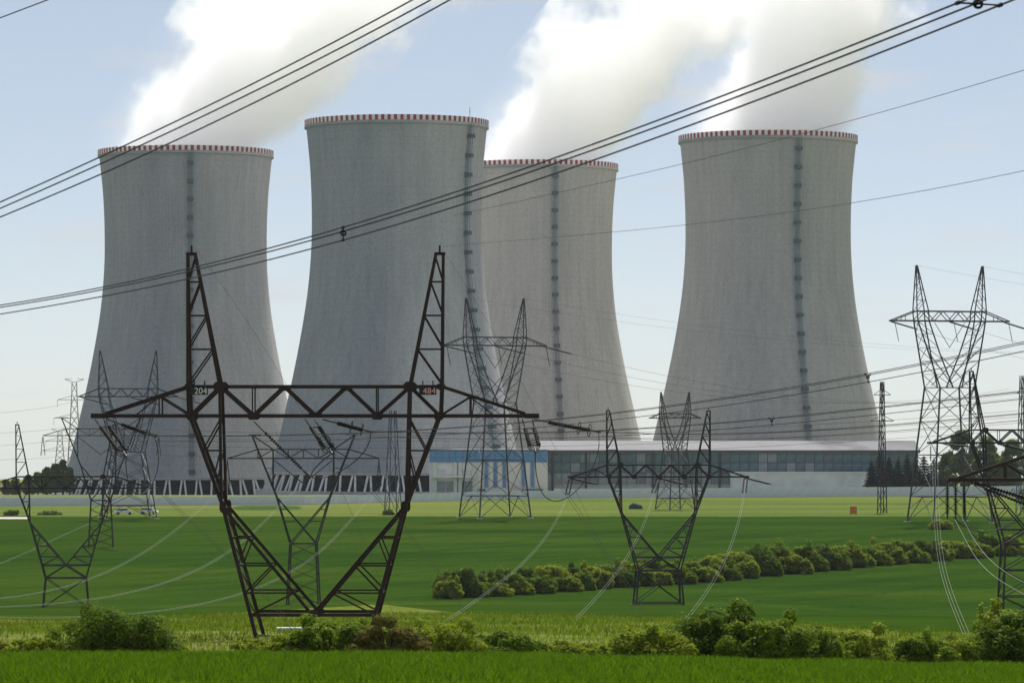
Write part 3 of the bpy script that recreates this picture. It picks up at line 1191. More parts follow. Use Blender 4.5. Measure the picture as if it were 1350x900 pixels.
        if B > 0:
            add('leg', sx * xw, zw, sx * fw, 0, 0.22)
            tie('leg_tie', sx * xw, zw, 0.12)
            tie('leg_tie', sx * fw, 0.25, 0.12)
            nlev = max(1, int(round(zw / 3.6)))
            for i in range(nlev):
                za, zb_ = zw * (1 - i / nlev), zw * (1 - (i + 1) / nlev) + (0.25 if i == nlev - 1 else 0)
                xa = xw + (fw - xw) * (1 - za / zw)
                xb = xw + (fw - xw) * (1 - zb_ / zw)
                add('base_diagonal', sx * xa, za, -sx * xb, zb_, 0.10)
                xtie('base_diagonal', sx * xa, za, sx * xb, zb_, 0.09)
                if sx > 0:
                    add('base_rung', -xa, za, xa, za, 0.14)
            if sx > 0:
                add('base_rung', -fw, 0.3, fw, 0.3, 0.15)
    # concrete footings
    for sx in (-1, 1):
        for sy in (-1, 1):
            m = MB()
            c = (sx * fw, sy * hd(0))
            m.box((c[0] - 0.35, c[1] - 0.35, -1.6), (c[0] + 0.35, c[1] + 0.35, z_lo + 0.08))
            m.build('footing', M['old_concrete'], t)
    if detail:
        for i, (part, p, q, w_, sy) in enumerate(items):
            m = MB()
            if part in ('lower_chord', 'upper_chord', 'leg', 'inner_leg', 'head_leg', 'arm_chord', 'peak_chord', 'head_post'):
                m.angle(p, q, w_, w_ * 0.18, flip=sy)
            else:
                m.angle(p, q, w_, w_ * 0.22, flip=sy)
            m.build(part, mat, t)
        for sy in (-1, 1):
            y = sy * (0.75 + 0.17)
            for x, z, a, b in ((5.07, zuc, 0.95, 0.80), (-5.07, zuc, 0.95, 0.80), (6.72, zuc, 0.62, 0.5), (-6.72, zuc, 0.62, 0.5),
                               (1.66, zuc - 0.08, 0.75, 0.42), (-1.66, zuc - 0.08, 0.75, 0.42), (3.31, zlc, 0.78, 0.62), (-3.31, zlc, 0.78, 0.62),
                               (0, zlc + 0.05, 0.9, 0.45), (6.6, zlc, 0.72, 0.66), (-6.6, zlc, 0.72, 0.66)):
                gusset('gusset_plate', (x, y, z), a * 0.66, b * 0.66, mat, t)
            for sx in (-1, 1):
                gusset('gusset_plate', (sx * 4.83, sy * (hd(zkn) + 0.16), zkn), 0.34, 0.62, mat, t)
            gusset('gusset_plate', (0, sy * (hd(zcr) + 0.16), zcr), 0.6, 0.42, mat, t)
    else:
        for part, p, q, w_, sy in items:
            m = MB()
            m.bar(p, q, w_)
            m.build(part, mat, t)
        for x, z, a, b in ((5.07, zuc, 0.8, 0.6), (-5.07, zuc, 0.8, 0.6), (3.31, zlc, 0.7, 0.55), (-3.31, zlc, 0.7, 0.55), (0, zlc, 0.8, 0.5), (6.6, zlc, 0.6, 0.6), (-6.6, zlc, 0.6, 0.6)):
            gusset('gusset_plate', (x, -0.92, z), a, b, mat, t)
    return t


def members(nm, m, mat, t):
    """thick members one by one; thin webbing too fine to pick apart stays joined"""
    if 'web' in nm or 'brace' in nm or nm in ('peak', 'arm'):
        o = m.build(nm + '_lattice' if nm in ('peak', 'arm') else nm, mat, t)
        o['kind'] = 'stuff'
        return
    for i in range(0, len(m.f), 6):
        k = MB()
        vi = i // 6 * 8
        k.v = m.v[vi:vi + 8]
        k.f = [tuple(j - vi for j in f) for f in m.f[i:i + 6]]
        k.m = [0] * 6
        k.build(nm, mat, t)


def vee_pylon(label, loc, yaw, s=1.0, mat=None):
    """suspension pylon: narrow straight body, splayed V head"""
    mat = mat or M['steel_far']
    t = empty('lattice_pylon', loc, yaw, (s, s, s))
    tag(t, label, 'pylon', 'narrow waisted pylons in the wheat')
    G = {}

    def hd(z):
        if z > 19.3:
            return 0.45
        if z > 8.1:
            return 1.3 + (0.45 - 1.3) * (z - 8.1) / 11.2
        return 1.7 + (1.3 - 1.7) * z / 8.1

    def add(part, x0, z0, x1, z1, w):
        for sy in (-1, 1):
            G.setdefault(part, MB()).bar((x0, sy * hd(z0), z0), (x1, sy * hd(z1), z1), w)

    def tie(part, x, z, w):
        G.setdefault(part, MB()).bar((x, -hd(z), z), (x, hd(z), z), w)
    add('lower_chord', -10, 19.3, 10, 19.3, 0.14)
    add('upper_chord', -6.0, 20.5, 6.0, 20.5, 0.13)
    xs = [-6, -4, -2, 0, 2, 4, 6]
    for i in range(6):
        add('crossarm_web', xs[i], 20.5 if i % 2 else 19.3, xs[i + 1], 19.3 if i % 2 else 20.5, 0.08)
        add('crossarm_web', xs[i], 19.3, xs[i], 20.5, 0.06)
    for sx, nm in ((-1, 'limb'), (1, 'limb ')):
        add('arm' + str(sx), sx * 6.0, 20.5, sx * 10, 19.3, 0.12)
        add('limb' + str(sx), sx * 6.8, 22.4, sx * 3.5, 14.2, 0.16)
        add('limb' + str(sx), sx * 3.5, 14.2, sx * 1.7, 8.1, 0.16)
        add('limb' + str(sx), sx * 6.8, 22.4, sx * 4.0, 20.5, 0.12)
        add('limb' + str(sx), sx * 7.2, 22.42, sx * 5.6, 22.42, 0.10)
        add('inner' + str(sx), sx * 4.0, 20.5, sx * 4.0, 15.4, 0.12)
        add('inner' + str(sx), sx * 3.5, 14.2, -sx * 1.7, 8.1, 0.13)
        for z, xa, xb in ((18, 5.03, 4.0), (16.6, 4.5, 4.0), (12.6, 3.03, 2.25), (11, 2.56, 0.9)):
            add('web' + str(sx), sx * xa, z, sx * xb, z, 0.07)
            tie('web' + str(sx), sx * xa, z, 0.07)
        add('leg' + str(sx), sx * 1.7, 8.1, sx * 2.1, 0, 0.17)
        zz = [8.1, 6.5, 4.9, 3.3, 1.7, 0.2]
        for i in range(5):
            xa = 1.7 + 0.4 * (1 - zz[i] / 8.1)
            xb = 1.7 + 0.4 * (1 - zz[i + 1] / 8.1)
            add('body_web' + str(sx), sx * xa, zz[i], -sx * xb, zz[i + 1], 0.07)
            G['body_web' + str(sx)].bar((sx * xa, -hd(zz[i]), zz[i]), (sx * xb, hd(zz[i + 1]), zz[i + 1]), 0.07)
        tie('waist', sx * 1.7, 8.1, 0.12)
    add('waist', -1.7, 8.1, 1.7, 8.1, 0.12)
    for key, m in G.items():
        nm = {'limb': 'limb', 'inner': 'inner_limb', 'web': 'limb_web', 'leg': 'leg', 'arm': 'arm', 'body_web': 'body_web'}.get(key.rstrip('-1'), key)
        members(nm, m, mat, t)
    return t


def tall_pylon(label, loc, yaw, sx=1.0, sz=1.0, body=25.1, mat=None, w=1.0, group='tall four-legged pylons'):
    """tall tension pylon on a wide four-legged body"""
    mat = mat or M['steel_grey']
    t = empty('lattice_pylon', loc, yaw, (sx, sx, sz))
    tag(t, label, 'pylon', group)
    Bz = body
    zl, zu, zp = Bz + 12.4, Bz + 14.2, Bz + 22.7
    G = {}

    def B_(part, p, q, wd):
        G.setdefault(part, MB()).bar(p, q, wd * w)
    for sy in (-1, 1):
        y = sy * 0.9
        B_('lower_chord' + str(sy), (-12.1, y, zl), (12.1, y, zl), 0.26)
        B_('upper_chord' + str(sy), (-7.2, y, zu), (7.2, y, zu), 0.24)
        xs = [-7.2, -5.4, -3.6, -1.8, 0, 1.8, 3.6, 5.4, 7.2]
        for i in range(8):
            B_('crossarm_web', (xs[i], y, zu if i % 2 else zl), (xs[i + 1], y, zl if i % 2 else zu), 0.13)
        for s in (-1, 1):
            B_('arm' + str(s), (s * 7.2, y, zu), (s * 12.1, y, zl), 0.18)
            B_('arm' + str(s), (s * 9.6, y, zl), (s * 9.6, y, zl + 0.9), 0.1)
            # earth wire peaks
            B_('peak' + str(s), (s * 7.2, y, zu), (s * 6.95, sy * 0.12, zp), 0.17)
            B_('peak' + str(s), (s * 4.8, y, zu), (s * 6.75, sy * 0.12, zp), 0.17)
            for k in range(4):
                ta, tb = k / 4, (k + 1) / 4
                L = lambda a, b, u: a + (b - a) * u
                po = lambda u: (s * L(7.2, 6.95, u), L(y, sy * 0.12, u), L(zu, zp, u))
                pi = lambda u: (s * L(4.8, 6.75, u), L(y, sy * 0.12, u), L(zu, zp, u))
                B_('peak' + str(s), po(ta), pi(tb), 0.09)
                B_('peak' + str(s), po(tb), pi(tb), 0.08)
            # limbs of the V head
            wo, wi = (s * 3.6, sy * 3.3, Bz), (s * 0.9, sy * 3.3, Bz)
            ho, hi_ = (s * 7.0, y, zl), (s * 4.7, y, zl)
            B_('limb' + str(s), ho, wo, 0.22)
            B_('limb' + str(s), hi_, (s * 2.9, sy * 2.0, Bz + 6.0), 0.2)
            B_('limb' + str(s), (s * 2.9, sy * 2.0, Bz + 6.0), wi, 0.2)
            B_('limb' + str(s), (s * 2.9, sy * 2.0, Bz + 6.0), (-s * 2.2, sy * 3.2, Bz + 0.4), 0.13)
            B_('limb' + str(s), (s * 7.2, y, zu), ho, 0.18)
            B_('limb' + str(s), (s * 4.8, y, zu), hi_, 0.18)
            for k in range(5):
                u0, u1 = k / 5, (k + 1) / 5
                a = [ho[i] + (wo[i] - ho[i]) * u0 for i in range(3)]
                b = [hi_[i] + (wi[i] - hi_[i]) * u1 for i in range(3)]
                c = [ho[i] + (wo[i] - ho[i]) * u1 for i in range(3)]
                B_('limb_web' + str(s), a, b, 0.09)
                B_('limb_web' + str(s), c, b, 0.08)
                if sy < 0:
                    c2 = (c[0], -c[1], c[2])
                    B_('limb_web' + str(s), a, c2, 0.08)
    # body
    cor = lambda z: (3.6 + (6.1 - 3.6) * (1 - z / Bz), 3.3 + (5.6 - 3.3) * (1 - z / Bz))
    lv = [Bz * f for f in (1.0, 0.76, 0.5, 0.19, 0.0)]
    for s in (-1, 1):
        for sy in (-1, 1):
            a, b = cor(Bz), cor(0)
            B_('leg%d%d' % (s, sy), (s * a[0], sy * a[1], Bz), (s * b[0], sy * b[1], 0), 0.26)
            m = MB()
            m.box((s * b[0] - 0.5, sy * b[1] - 0.5, -1.5), (s * b[0] + 0.5, sy * b[1] + 0.5, 0.15))
            m.build('footing', M['concrete'], t)
    for i in range(4):
        (xa, ya), (xb, yb), za, zb = cor(lv[i]), cor(lv[i + 1]), lv[i], lv[i + 1]
        for s in (-1, 1):
            if i < 3:
                B_('body_brace', (s * xa, -ya, za), (s * xb, yb, zb), 0.11)
                B_('body_brace', (s * xa, ya, za), (s * xb, -yb, zb), 0.11)
                B_('body_brace', (-xa, s * ya, za), (xb, s * yb, zb), 0.11)
                B_('body_brace', (xa, s * ya, za), (-xb, s * yb, zb), 0.11)
            else:
                for e in (-1, 1):
                    B_('body_brace', (0, s * ya, za), (e * xb, s * yb, zb), 0.12)
                    B_('body_brace', (s * xa, 0, za), (s * xb, e * yb, zb), 0.12)
                    B_('body_brace', (e * xa * 0.5, s * ya, za), (e * (xa + xb) / 2, s * (ya + yb) / 2, (za + zb) / 2), 0.09)
            if i in (0, 2, 3):
                B_('horizontal', (s * xa, -ya, za), (s * xa, ya, za), 0.15)
                B_('horizontal', (-xa, s * ya, za), (xa, s * ya, za), 0.15)
    for key, m in G.items():
        nm = key.rstrip('-1')
        members(nm, m, mat, t)
    return t


def place(px, d):
    x = X(px, d)
    return (x, d, gzf(x, d))


D0 = 211.0
main_loc = Vector((X(416, D0), D0, gzf(X(416, D0), D0)))
main_loc.z = Z(825, D0)
MAIN_YAW = math.radians(-1.6)
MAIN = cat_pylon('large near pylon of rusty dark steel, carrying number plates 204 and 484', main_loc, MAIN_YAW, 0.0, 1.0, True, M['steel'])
R_MAIN = Matrix.Translation(main_loc) @ Matrix.Rotation(MAIN_YAW, 4, 'Z')


def plate(txt, px, py, back, fore, lab):
    # plate hung in the beam of the near pylon
    p = at(px, py, D0)
    loc = R_MAIN.inverted() @ p
    loc.y = -1.05
    m = MB()
    m.box((-0.46, 0, -0.20), (0.46, 0.03, 0.20))
    m.box((-0.3, 0.03, 0.1), (-0.24, 0.3, 0.55))
    m.box((0.24, 0.03, 0.1), (0.3, 0.3, 0.55))
    o = m.build('number_plate', back, MAIN)
    o.location = loc
    o['label'] = lab
    cu = bpy.data.curves.new('digits', 'FONT')
    cu.body = txt
    cu.size = 0.46
    cu.extrude = 0.006
    cu.align_x = 'CENTER'
    cu.align_y = 'CENTER'
    tmp = bpy.data.objects.new('digits_tmp', cu)
    COL.objects.link(tmp)
    dg = bpy.context.evaluated_depsgraph_get()
    me = bpy.data.meshes.new_from_object(tmp.evaluated_get(dg))
    bpy.data.objects.remove(tmp)
    me.materials.clear()
    me.materials.append(fore)
    dgt = link('digits', me, o)
    dgt.rotation_euler = (math.radians(90), 0, 0)
    dgt.location = (0.08, -0.012, 0)


plate('204', 265, 515.5, M['plate_black'], M['plate_white'], 'black plate reading 204')
plate('484', 565.5, 515.5, M['plate_black'], M['plate_pink'], 'dark plate reading 484 in faded red')

P850_D = 519.0
P850 = cat_pylon('dark pylon straddling the hedgerow, right of the picture centre', (X(868, P850_D), P850_D, Z(797, P850_D)), math.radians(4), 5.6, 1.0)
P85 = cat_pylon('dark pylon in the wheat near the left edge', (X(87, 530), 530, Z(803, 530)), math.radians(5), 5.4, 0.98)
R1 = cat_pylon('dark pylon on tall legs at the right edge, standing in the wheat', (X(1352, 480), 480, Z(820, 480)), math.radians(3), 10.6, 1.0)
R2_D = 250.0
R2 = cat_pylon('near pylon cut off by the right edge, only its left arm showing', (X(1250, R2_D) + 11.95, R2_D, Z(632, R2_D) - 11.24), math.radians(-3), 0.0, 1.0, False, M['steel'])
P400 = vee_pylon('slender pylon with splayed head, seen through the legs of the near pylon', (X(400, 520), 520, Z(797, 520)), math.radians(8))
P130 = vee_pylon('slender pylon with splayed head, behind the leftmost dark pylon', (X(133, 725), 725, gzf(X(133, 725), 725)), math.radians(4), 1.06)
P650 = tall_pylon('tall grey pylon in front of the blue banded hall', place(652.5, 860), math.radians(24), 1.0, 1.0, 25.1)
P1250 = tall_pylon('tall grey pylon outlined against the sky right of the towers', place(1252, 835), math.radians(20), 1.13, 1.135, 25.1)
P170 = tall_pylon('grey pylon against the foot of the leftmost cooling tower', place(169, 858), math.radians(14), 0.90, 0.97, 14.8)
P905 = tall_pylon('small distant pylon before the glazed hall, behind the hedgerow pylon', place(890, 940), math.radians(30), 0.58, 0.60, 24.0, None, 1.5)


def mast(label, px, d, top_row, width, mat, arms=()):
    x = X(px, d)
    z0 = gzf(x, d)
    h = Z(top_row, d) - z0
    t = empty('lattice_mast', (x, d, z0), 0.4)
    tag(t, label, 'mast')
    n = int(h / (width * 1.6))
    G = {k: MB() for k in ('mast_leg', 'mast_web', 'arm')}
    wz = lambda z: width * (1 - 0.62 * z / h)
    for sx, sy in ((-1, -1), (1, -1), (1, 1), (-1, 1)):
        G['mast_leg'].bar((sx * wz(0) / 2, sy * wz(0) / 2, 0), (sx * wz(h) / 2, sy * wz(h) / 2, h), 0.17)
    for i in range(n):
        za, zb = h * i / n, h * (i + 1) / n
        a, b = wz(za) / 2, wz(zb) / 2
        s = 1 if i % 2 else -1
        for e in (-1, 1):
            G['mast_web'].bar((-s * a, e * a, za), (s * b, e * b, zb), 0.10)
            G['mast_web'].bar((e * a, -s * a, za), (e * b, s * b, zb), 0.10)
    for za, la in arms:
        G['arm'].bar((-la, 0, h - za), (la, 0, h - za), 0.16)
        G['arm'].bar((-la, 0, h - za), (0, 0, h - za + 1.4), 0.1)
        G['arm'].bar((la, 0, h - za), (0, 0, h - za + 1.4), 0.1)
    for k, m_ in G.items():
        if m_.f:
            m_.build(k, mat, t)
    return t


mast('slim blue grey lattice mast behind the near pylon, right of its middle', 518, 900, 541, 3.0, M['mast_blue'])
mast('thin dark lattice mast in front of the right end of the glazed hall', 1163, 905, 503, 1.6, M['steel_far'], ((3, 2.2), (9, 3.0)))
mast('blue grey mast at the far right edge beside the tall pylon', 1348, 900, 495, 2.2, M['mast_blue'], ((4, 1.5),))


def barrel_pylon(label, px, d, top_row, s):
    x = X(px, d)
    z0 = gzf(x, d)
    h = Z(top_row, d) - z0
    t = empty('lattice_pylon', (x, d, z0), 0.15)
    tag(t, label, 'pylon', 'far pale pylons beyond the left tower')
    m = MB()
    for sx in (-1, 1):
        for sy in (-1, 1):
            m.bar((sx * 4.2 * s, sy * 4.2 * s, 0), (sx * 1.6 * s, sy * 1.6 * s, h * 0.8), 0.34)
            m.bar((sx * 1.6 * s, sy * 1.6 * s, h * 0.8), (sx * 1.3 * s, sy * 1.3 * s, h * 0.97), 0.30)
    m.build('body_leg', M['steel_pale'], t)
    m = MB()
    n = 9
    for i in range(n):
        za, zb = h * 0.97 * i / n, h * 0.97 * (i + 1) / n
        ra = (4.2 + (1.5 - 4.2) * min(1, za / (h * 0.8))) * s
        rb = (4.2 + (1.5 - 4.2) * min(1, zb / (h * 0.8))) * s
        for e in (-1, 1):
            m.bar((-ra, e * ra, za), (rb, e * rb, zb), 0.2)
            m.bar((ra, e * ra, za), (-rb, e * rb, zb), 0.2)
    m.build('body_web', M['steel_pale'], t)
    for zf, la in ((0.80, 9.5), (0.62, 11.5), (0.97, 5.5)):
        m = MB()
        for e in (-1, 1):
            up = 1.6 if zf > 0.9 else 0
            m.bar((e * la * s, 0, h * zf + up), (0, -1.2 * s, h * zf), 0.26)
            m.bar((e * la * s, 0, h * zf + up), (0, 1.2 * s, h * zf), 0.26)
            m.bar((e * la * s, 0, h * zf + up), (e * 1.4 * s, 0, h * zf + 2.2 * s), 0.22)
            if zf < 0.9:
                m.bar((e * la * s, 0, h * zf), (e * la * s, 0, h * zf - 3.5), 0.16)
        m.build('arm', M['steel_pale'], t)
    return t


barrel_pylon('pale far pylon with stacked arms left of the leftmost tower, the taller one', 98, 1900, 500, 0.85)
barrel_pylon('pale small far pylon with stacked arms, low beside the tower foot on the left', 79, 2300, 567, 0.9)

# ------------------------------------------------------------------ insulators and wires
def insulator_mesh(n_disc, pitch=0.16, r=0.125):
    m = MB()
    L = n_disc * pitch
    pts, rad = [], []
    for i in range(n_disc):
        x = i * pitch
        pts += [(x, 0, 0), (x + pitch * 0.25, 0, 0), (x + pitch * 0.55, 0, 0), (x + pitch * 0.6, 0, 0)]
        rad += [0.04, r, r * 0.92, 0.04]
    pts.append((L, 0, 0))
    rad.append(0.035)
    m.tube(pts, rad, 7)
    return m.mesh('insulator_discs', M['insulator'], True), L


INS = {n: insulator_mesh(n) for n in (9, 14, 18)}


def orient(o, p, q, parent_inv=None):
    d = (q - p).normalized()
    o.rotation_mode = 'QUATERNION'
    o.rotation_quaternion = d.to_track_quat('X', 'Z')


def string(label, p, q, n_str=2, gap=0.42, ring=True, group='insulator strings of the near pylon', discs=18, link_len=0.8, thin=1.0):
    """insulator set from anchor p to wire clamp q (world points)"""
    p, q = Vector(p), Vector(q)
    d = (q - p)
    L = d.length
    d.normalize()
    side = d.cross(Vector((0, 0, 1)))
    side = side.normalized() if side.length > 0.05 else Vector((1, 0, 0))
    t = empty('insulator_string', p)
    tag(t, label, 'insulator', group)
    me, l0 = INS[discs]
    fit, fit2 = MB(), MB()
    for i in range(n_str):
        off = side * ((i - (n_str - 1) / 2) * gap)
        a = off * 0.9 + d * link_len
        b = off * 0.9 + d * (L - link_len * 0.6)
        o = link('insulator_discs', me, t)
        o.location = a
        orient(o, p, q)
        sc = (b - a).length / l0
        o.scale = (sc, thin, thin)
        fit.tube([off, a], 0.035, 5)
        fit2.tube([b, d * L + off * 0.5], 0.035, 5)
    if n_str > 1:
        fit.bar(side * (-gap * 0.6) + d * link_len, side * (gap * 0.6) + d * link_len, 0.06)
        fit2.bar(side * (-gap * 0.6) + d * (L - link_len * 0.6), side * (gap * 0.6) + d * (L - link_len * 0.6), 0.07)
    fit2.tube([d * (L - 0.35), d * (L + 0.12)], 0.06, 6)
    fit.build('anchor_fitting', M['fitting'], t)
    fit2.build('end_fitting', M['fitting'], t)
    if ring:
        u = side.cross(d).normalized()
        for k in (0.5, 1.1):
            m = MB()
            c = d * (L - k)
            m.tube([c + (side * math.cos(a) + u * math.sin(a)) * 0.34 for a in [2 * math.pi * i / 16 for i in range(17)]], 0.025, 5, cap=False)
            m.build('grading_ring', M['fitting'], t)
    return t


def curve_pts(ctrl, n):
    """smooth path through world control points (least squares cubic per axis over chord length)"""
    P = np.array([tuple(c) for c in ctrl], float)
    s = np.concatenate([[0], np.cumsum(np.linalg.norm(np.diff(P, axis=0), axis=1))])
    s /= s[-1]
    deg = min(3, len(ctrl) - 1) if len(ctrl) > 3 else len(ctrl) - 1
    if len(ctrl) == 3:
        deg = 2
    ts = np.linspace(0, 1, n)
    out = np.stack([np.polyval(np.polyfit(s, P[:, i], deg), ts) for i in range(3)], 1)
    return [Vector(v) for v in out]


def wire(label, ctrl, r=0.016, n=40, mat=None, group=None, name='overhead_wire', cat='wire', sides=5):
    m = MB()
    pts = curve_pts(ctrl, n)
    o_ = pts[0]
    m.tube([p - o_ for p in pts], r, sides)
    o = m.build(name, mat or M['wire'], None, True)
    o.location = o_
    tag(o, label, cat, group)
    return o


def bundle(label, paths, r=0.016, n=48, mat=None, spacers=(), group=None):
    """conductor bundle: the wires of one phase tied by spacers"""
    mat = mat or M['wire']
    allp = [curve_pts(c, n) for c in paths]
    o_ = allp[0][0]
    t = empty('conductor_bundle', o_)
    tag(t, label, 'power line', group)
    for pts in allp:
        m = MB()
        m.tube([p - o_ for p in pts], r, 6)
        m.build('conductor', mat, t, True)
    for f in spacers:
        i = int(f * (n - 1))
        c = [p[i] - o_ for p in allp]
        dirv = (allp[0][i + 1] - allp[0][i]).normalized()
        cen = sum(c, Vector()) / len(c)
        m = MB()
        for q in c:
            m.tube([q - dirv * 0.06, q + dirv * 0.06], 0.032, 6)
            m.tube([q, cen], 0.016, 5)
        ring_r = 0.06
        u = (c[0] - cen).normalized()
        v = dirv.cross(u).normalized()
        m.tube([cen + (u * math.cos(a) + v * math.sin(a)) * ring_r for a in [2 * math.pi * k / 12 for k in range(13)]], 0.022, 5, cap=False)
        m.build('spacer', M['steel_far'], t)
    return t


# bundles crossing high in front of the towers
def pa(lst):
    return [at(*p) for p in lst]


bundle('three thick wires crossing the upper left sky down to the left edge', [
    pa([(-40, 284, 92), (0, 267, 90), (200, 175, 82), (450, 51, 74), (560, -9, 71)]),
    pa([(-40, 292, 92), (0, 275, 90), (200, 185, 82), (450, 63, 74), (590, -12, 70)]),
    pa([(-40, 303, 92), (0, 286, 90), (200, 200, 82), (450, 77, 74), (615, -12, 70)])], 0.0155, group='high wire bundles')
bundle('long bundle of three wires sweeping from left edge across the towers to upper right', [
    pa([(-40, 409, 114), (0, 401, 112), (400, 315, 90), (850, 165, 70), (1290, -7, 56), (1340, -27, 54.6)]),
    pa([(-40, 412, 114), (0, 404, 112), (400, 320, 90), (850, 173, 70), (1318, -8, 56), (1370, -28, 54.6)]),
    pa([(-40, 421, 114), (0, 413, 112), (400, 331, 90), (850, 187, 70), (1356, -8, 56), (1406, -28, 54.6)])], 0.0155, 60, spacers=(0.465, 0.972), group='high wire bundles')
wire('short bit of wire crossing the top left corner', pa([(-40, 39, 88), (0, 24, 86), (100, -14, 82)]), 0.014)
wire('thin earth wire rising right across the rightmost tower top', pa([(598, 284, 150), (850, 228, 128), (1100, 165, 108), (1350, 93, 92), (1390, 80, 90)]), 0.0085)
wire('thin earth wire rising gently across the rightmost tower middle', pa([(584, 325, 211), (850, 302, 168), (1120, 268, 138), (1350, 225, 118), (1400, 214, 115)]), 0.0095)
wire('thin wire from left peak of near pylon sloping down right', pa([(257, 327, 211), (310, 400, 206), (385, 520, 198), (470, 690, 188), (530, 840, 181), (538, 864, 180)]), 0.007, mat=M['wire_dim'])
wire('thin wire from right peak of near pylon sloping down right', pa([(585, 332, 210), (645, 425, 205), (712, 555, 197), (800, 730, 187), (856, 850, 181), (864, 868, 180)]), 0.007, mat=M['wire_dim'])

# near pylon: line going away to the right (three phases), strings first
def w_main(x, z, y):
    return R_MAIN @ Vector((x, y, z))


phases = {'left': (-11.6, 138), 'middle': (0.0, 417), 'right': (11.6, 697)}
ends_right = {'left': (204, 575), 'middle': (489, 569), 'right': (789, 569)}
ends_near = {'left': (166, 600), 'middle': (437, 596), 'right': (706, 594)}
for nm, (lx, px) in phases.items():
    a = w_main(lx + (0.35 if nm != 'right' else 0.1), 11.05, 0.6)
    b = at(*ends_right[nm], D0 + 1.0)
    string('insulator string reaching right from the %s of the near pylon arm' % ('left end' if nm == 'left' else 'middle' if nm == 'middle' else 'right end'), a, b, thin=1.05)
    a2 = w_main(lx + (-0.25 if nm != 'left' else 0.1), 11.05, -0.7)
    b2 = at(*ends_near[nm], D0 - 3.2)
    string('insulator string hanging steeply below the %s of the near pylon arm' % ('left end' if nm == 'left' else 'middle' if nm == 'middle' else 'right end'), a2, b2, gap=0.55, thin=0.9)


def offs(path, dx, dy):
    return [(p[0] + dx * 200 / p[2], p[1] + dy * 200 / p[2], p[2]) for p in path]


def bund(label, path, sep, r=0.0155, n=48, mat=None, spacers=(), group=None):
    bundle(label, [pa(offs(path, *s)) for s in sep], r, n, mat, spacers, group)


S3 = ((-2.5, -1.2), (2.5, -0.6), (0.6, 6.5))
S2 = ((-2.6, 0), (2.6, 1.0))
bund('wire bundle from the near pylon left arm running right past the rightmost tower', [(204, 575, 212), (540, 568, 190), (850, 541, 168), (1165, 490, 146), (1350, 453, 134), (1400, 442, 131)], S3, 0.015, spacers=(0.815,), group='wires running right from the near pylon')
bund('wire bundle from the near pylon middle running right over the glazed hall', [(489, 569, 212), (700, 572, 198), (850, 564, 186), (1100, 545, 168), (1350, 517, 152), (1400, 511, 149)], S3, 0.015, spacers=(0.63,), group='wires running right from the near pylon')
bund('wire bundle from the near pylon right arm running low to the right', [(789, 569, 212), (900, 573, 202), (1100, 566, 186), (1350, 546, 168), (1400, 541, 165)], S3, 0.013, group='wires running right from the near pylon')
# near pylon: shaded spans dropping towards the camera on the right
bund('paired wires dropping steeply right from the near pylon left arm', [(166, 600, 208), (213, 649, 202), (281, 714, 194), (350, 785, 187), (405, 852, 181), (416, 868, 180)], S2, 0.011, mat=M['wire_dim'], group='spans dropping from the near pylon')
bund('paired wires dropping steeply right from the near pylon middle', [(437, 596, 208), (500, 657, 202), (585, 765, 192), (638, 845, 184), (650, 866, 182)], S2, 0.011, mat=M['wire_dim'], group='spans dropping from the near pylon')
bund('paired wires dropping steeply right from the near pylon right arm', [(706, 594, 208), (757, 665, 201), (832, 778, 190), (880, 848, 184), (894, 868, 182)], S2, 0.011, mat=M['wire_dim'], group='spans dropping from the near pylon')
# jumpers of the near pylon
def jumper(label, ctrl, r=0.03):
    wire(label, pa(ctrl), r, 26, M['wire'], 'jumper loops', 'jumper_cable', 'cable', 6)


jumper('thick jumper cable looping under the near pylon middle', [(489, 570, 211.5), (470, 605, 211), (424, 632, 210), (412, 628, 209.5), (437, 598, 208)], 0.03)
jumper('thick jumper cable looping under the near pylon right arm', [(790, 571, 211.5), (783, 605, 211), (762, 648, 210), (728, 660, 209), (706, 597, 208)], 0.025)
jumper('thick jumper cable looping under the near pylon left arm', [(204, 577, 211.5), (207, 612, 211), (196, 650, 210), (178, 648, 209), (166, 602, 208)], 0.025)
string('long slanting insulator rod steadying the jumper under the near pylon middle', w_main(-3.31, 10.95, 0), at(407, 627, 210), 1, ring=False, discs=18, link_len=0.9, thin=0.8)

# hedgerow pylon: bright wires dropping to the lower left
def P_world(t, x, y, z):
    return Matrix.Translation(t.location) @ Matrix.Rotation(t.rotation_euler.z, 4, 'Z') @ Matrix.Diagonal((*t.scale, 1)) @ Vector((x, y, z))


for nm, lx, e in (('left arm', -11.6, (748, 652)), ('middle', 0, (861, 650)), ('right arm', 11.5, (981, 650))):
    a = P_world(P850, lx, -0.7, 5.6 + 11.1)
    string('insulator string below the %s of the hedgerow pylon' % nm, a, at(e[0], e[1], 515), 2, 0.5, False, 'insulator strings of the hedgerow pylon', 14, 0.3, 0.9)
    a = P_world(P850, lx, 0.7, 5.6 + 11.1)
    string('insulator string reaching right behind the %s of the hedgerow pylon' % nm, a, a + Vector((3.6, 3.0, -0.9)), 2, 0.4, False, 'insulator strings of the hedgerow pylon', 14, 0.4, 0.9)
W = M['wire_light']
S2b = ((-2.4, -0.4), (2.4, 0.8))
G1 = 'bright spans dropping from the hedgerow pylon'
bund('bright paired wires falling left from the hedgerow pylon left arm across the hedge', [(748, 652, 514), (716, 712, 420), (672, 757, 350), (605, 806, 285), (520, 862, 232), (440, 912, 200)], S2b, 0.0095, mat=W, group=G1)
bund('bright paired wires falling left from the hedgerow pylon middle', [(861, 650, 514), (842, 703, 420), (814, 757, 350), (765, 808, 290), (700, 862, 238), (640, 912, 208)], S2b, 0.0095, mat=W, group=G1)
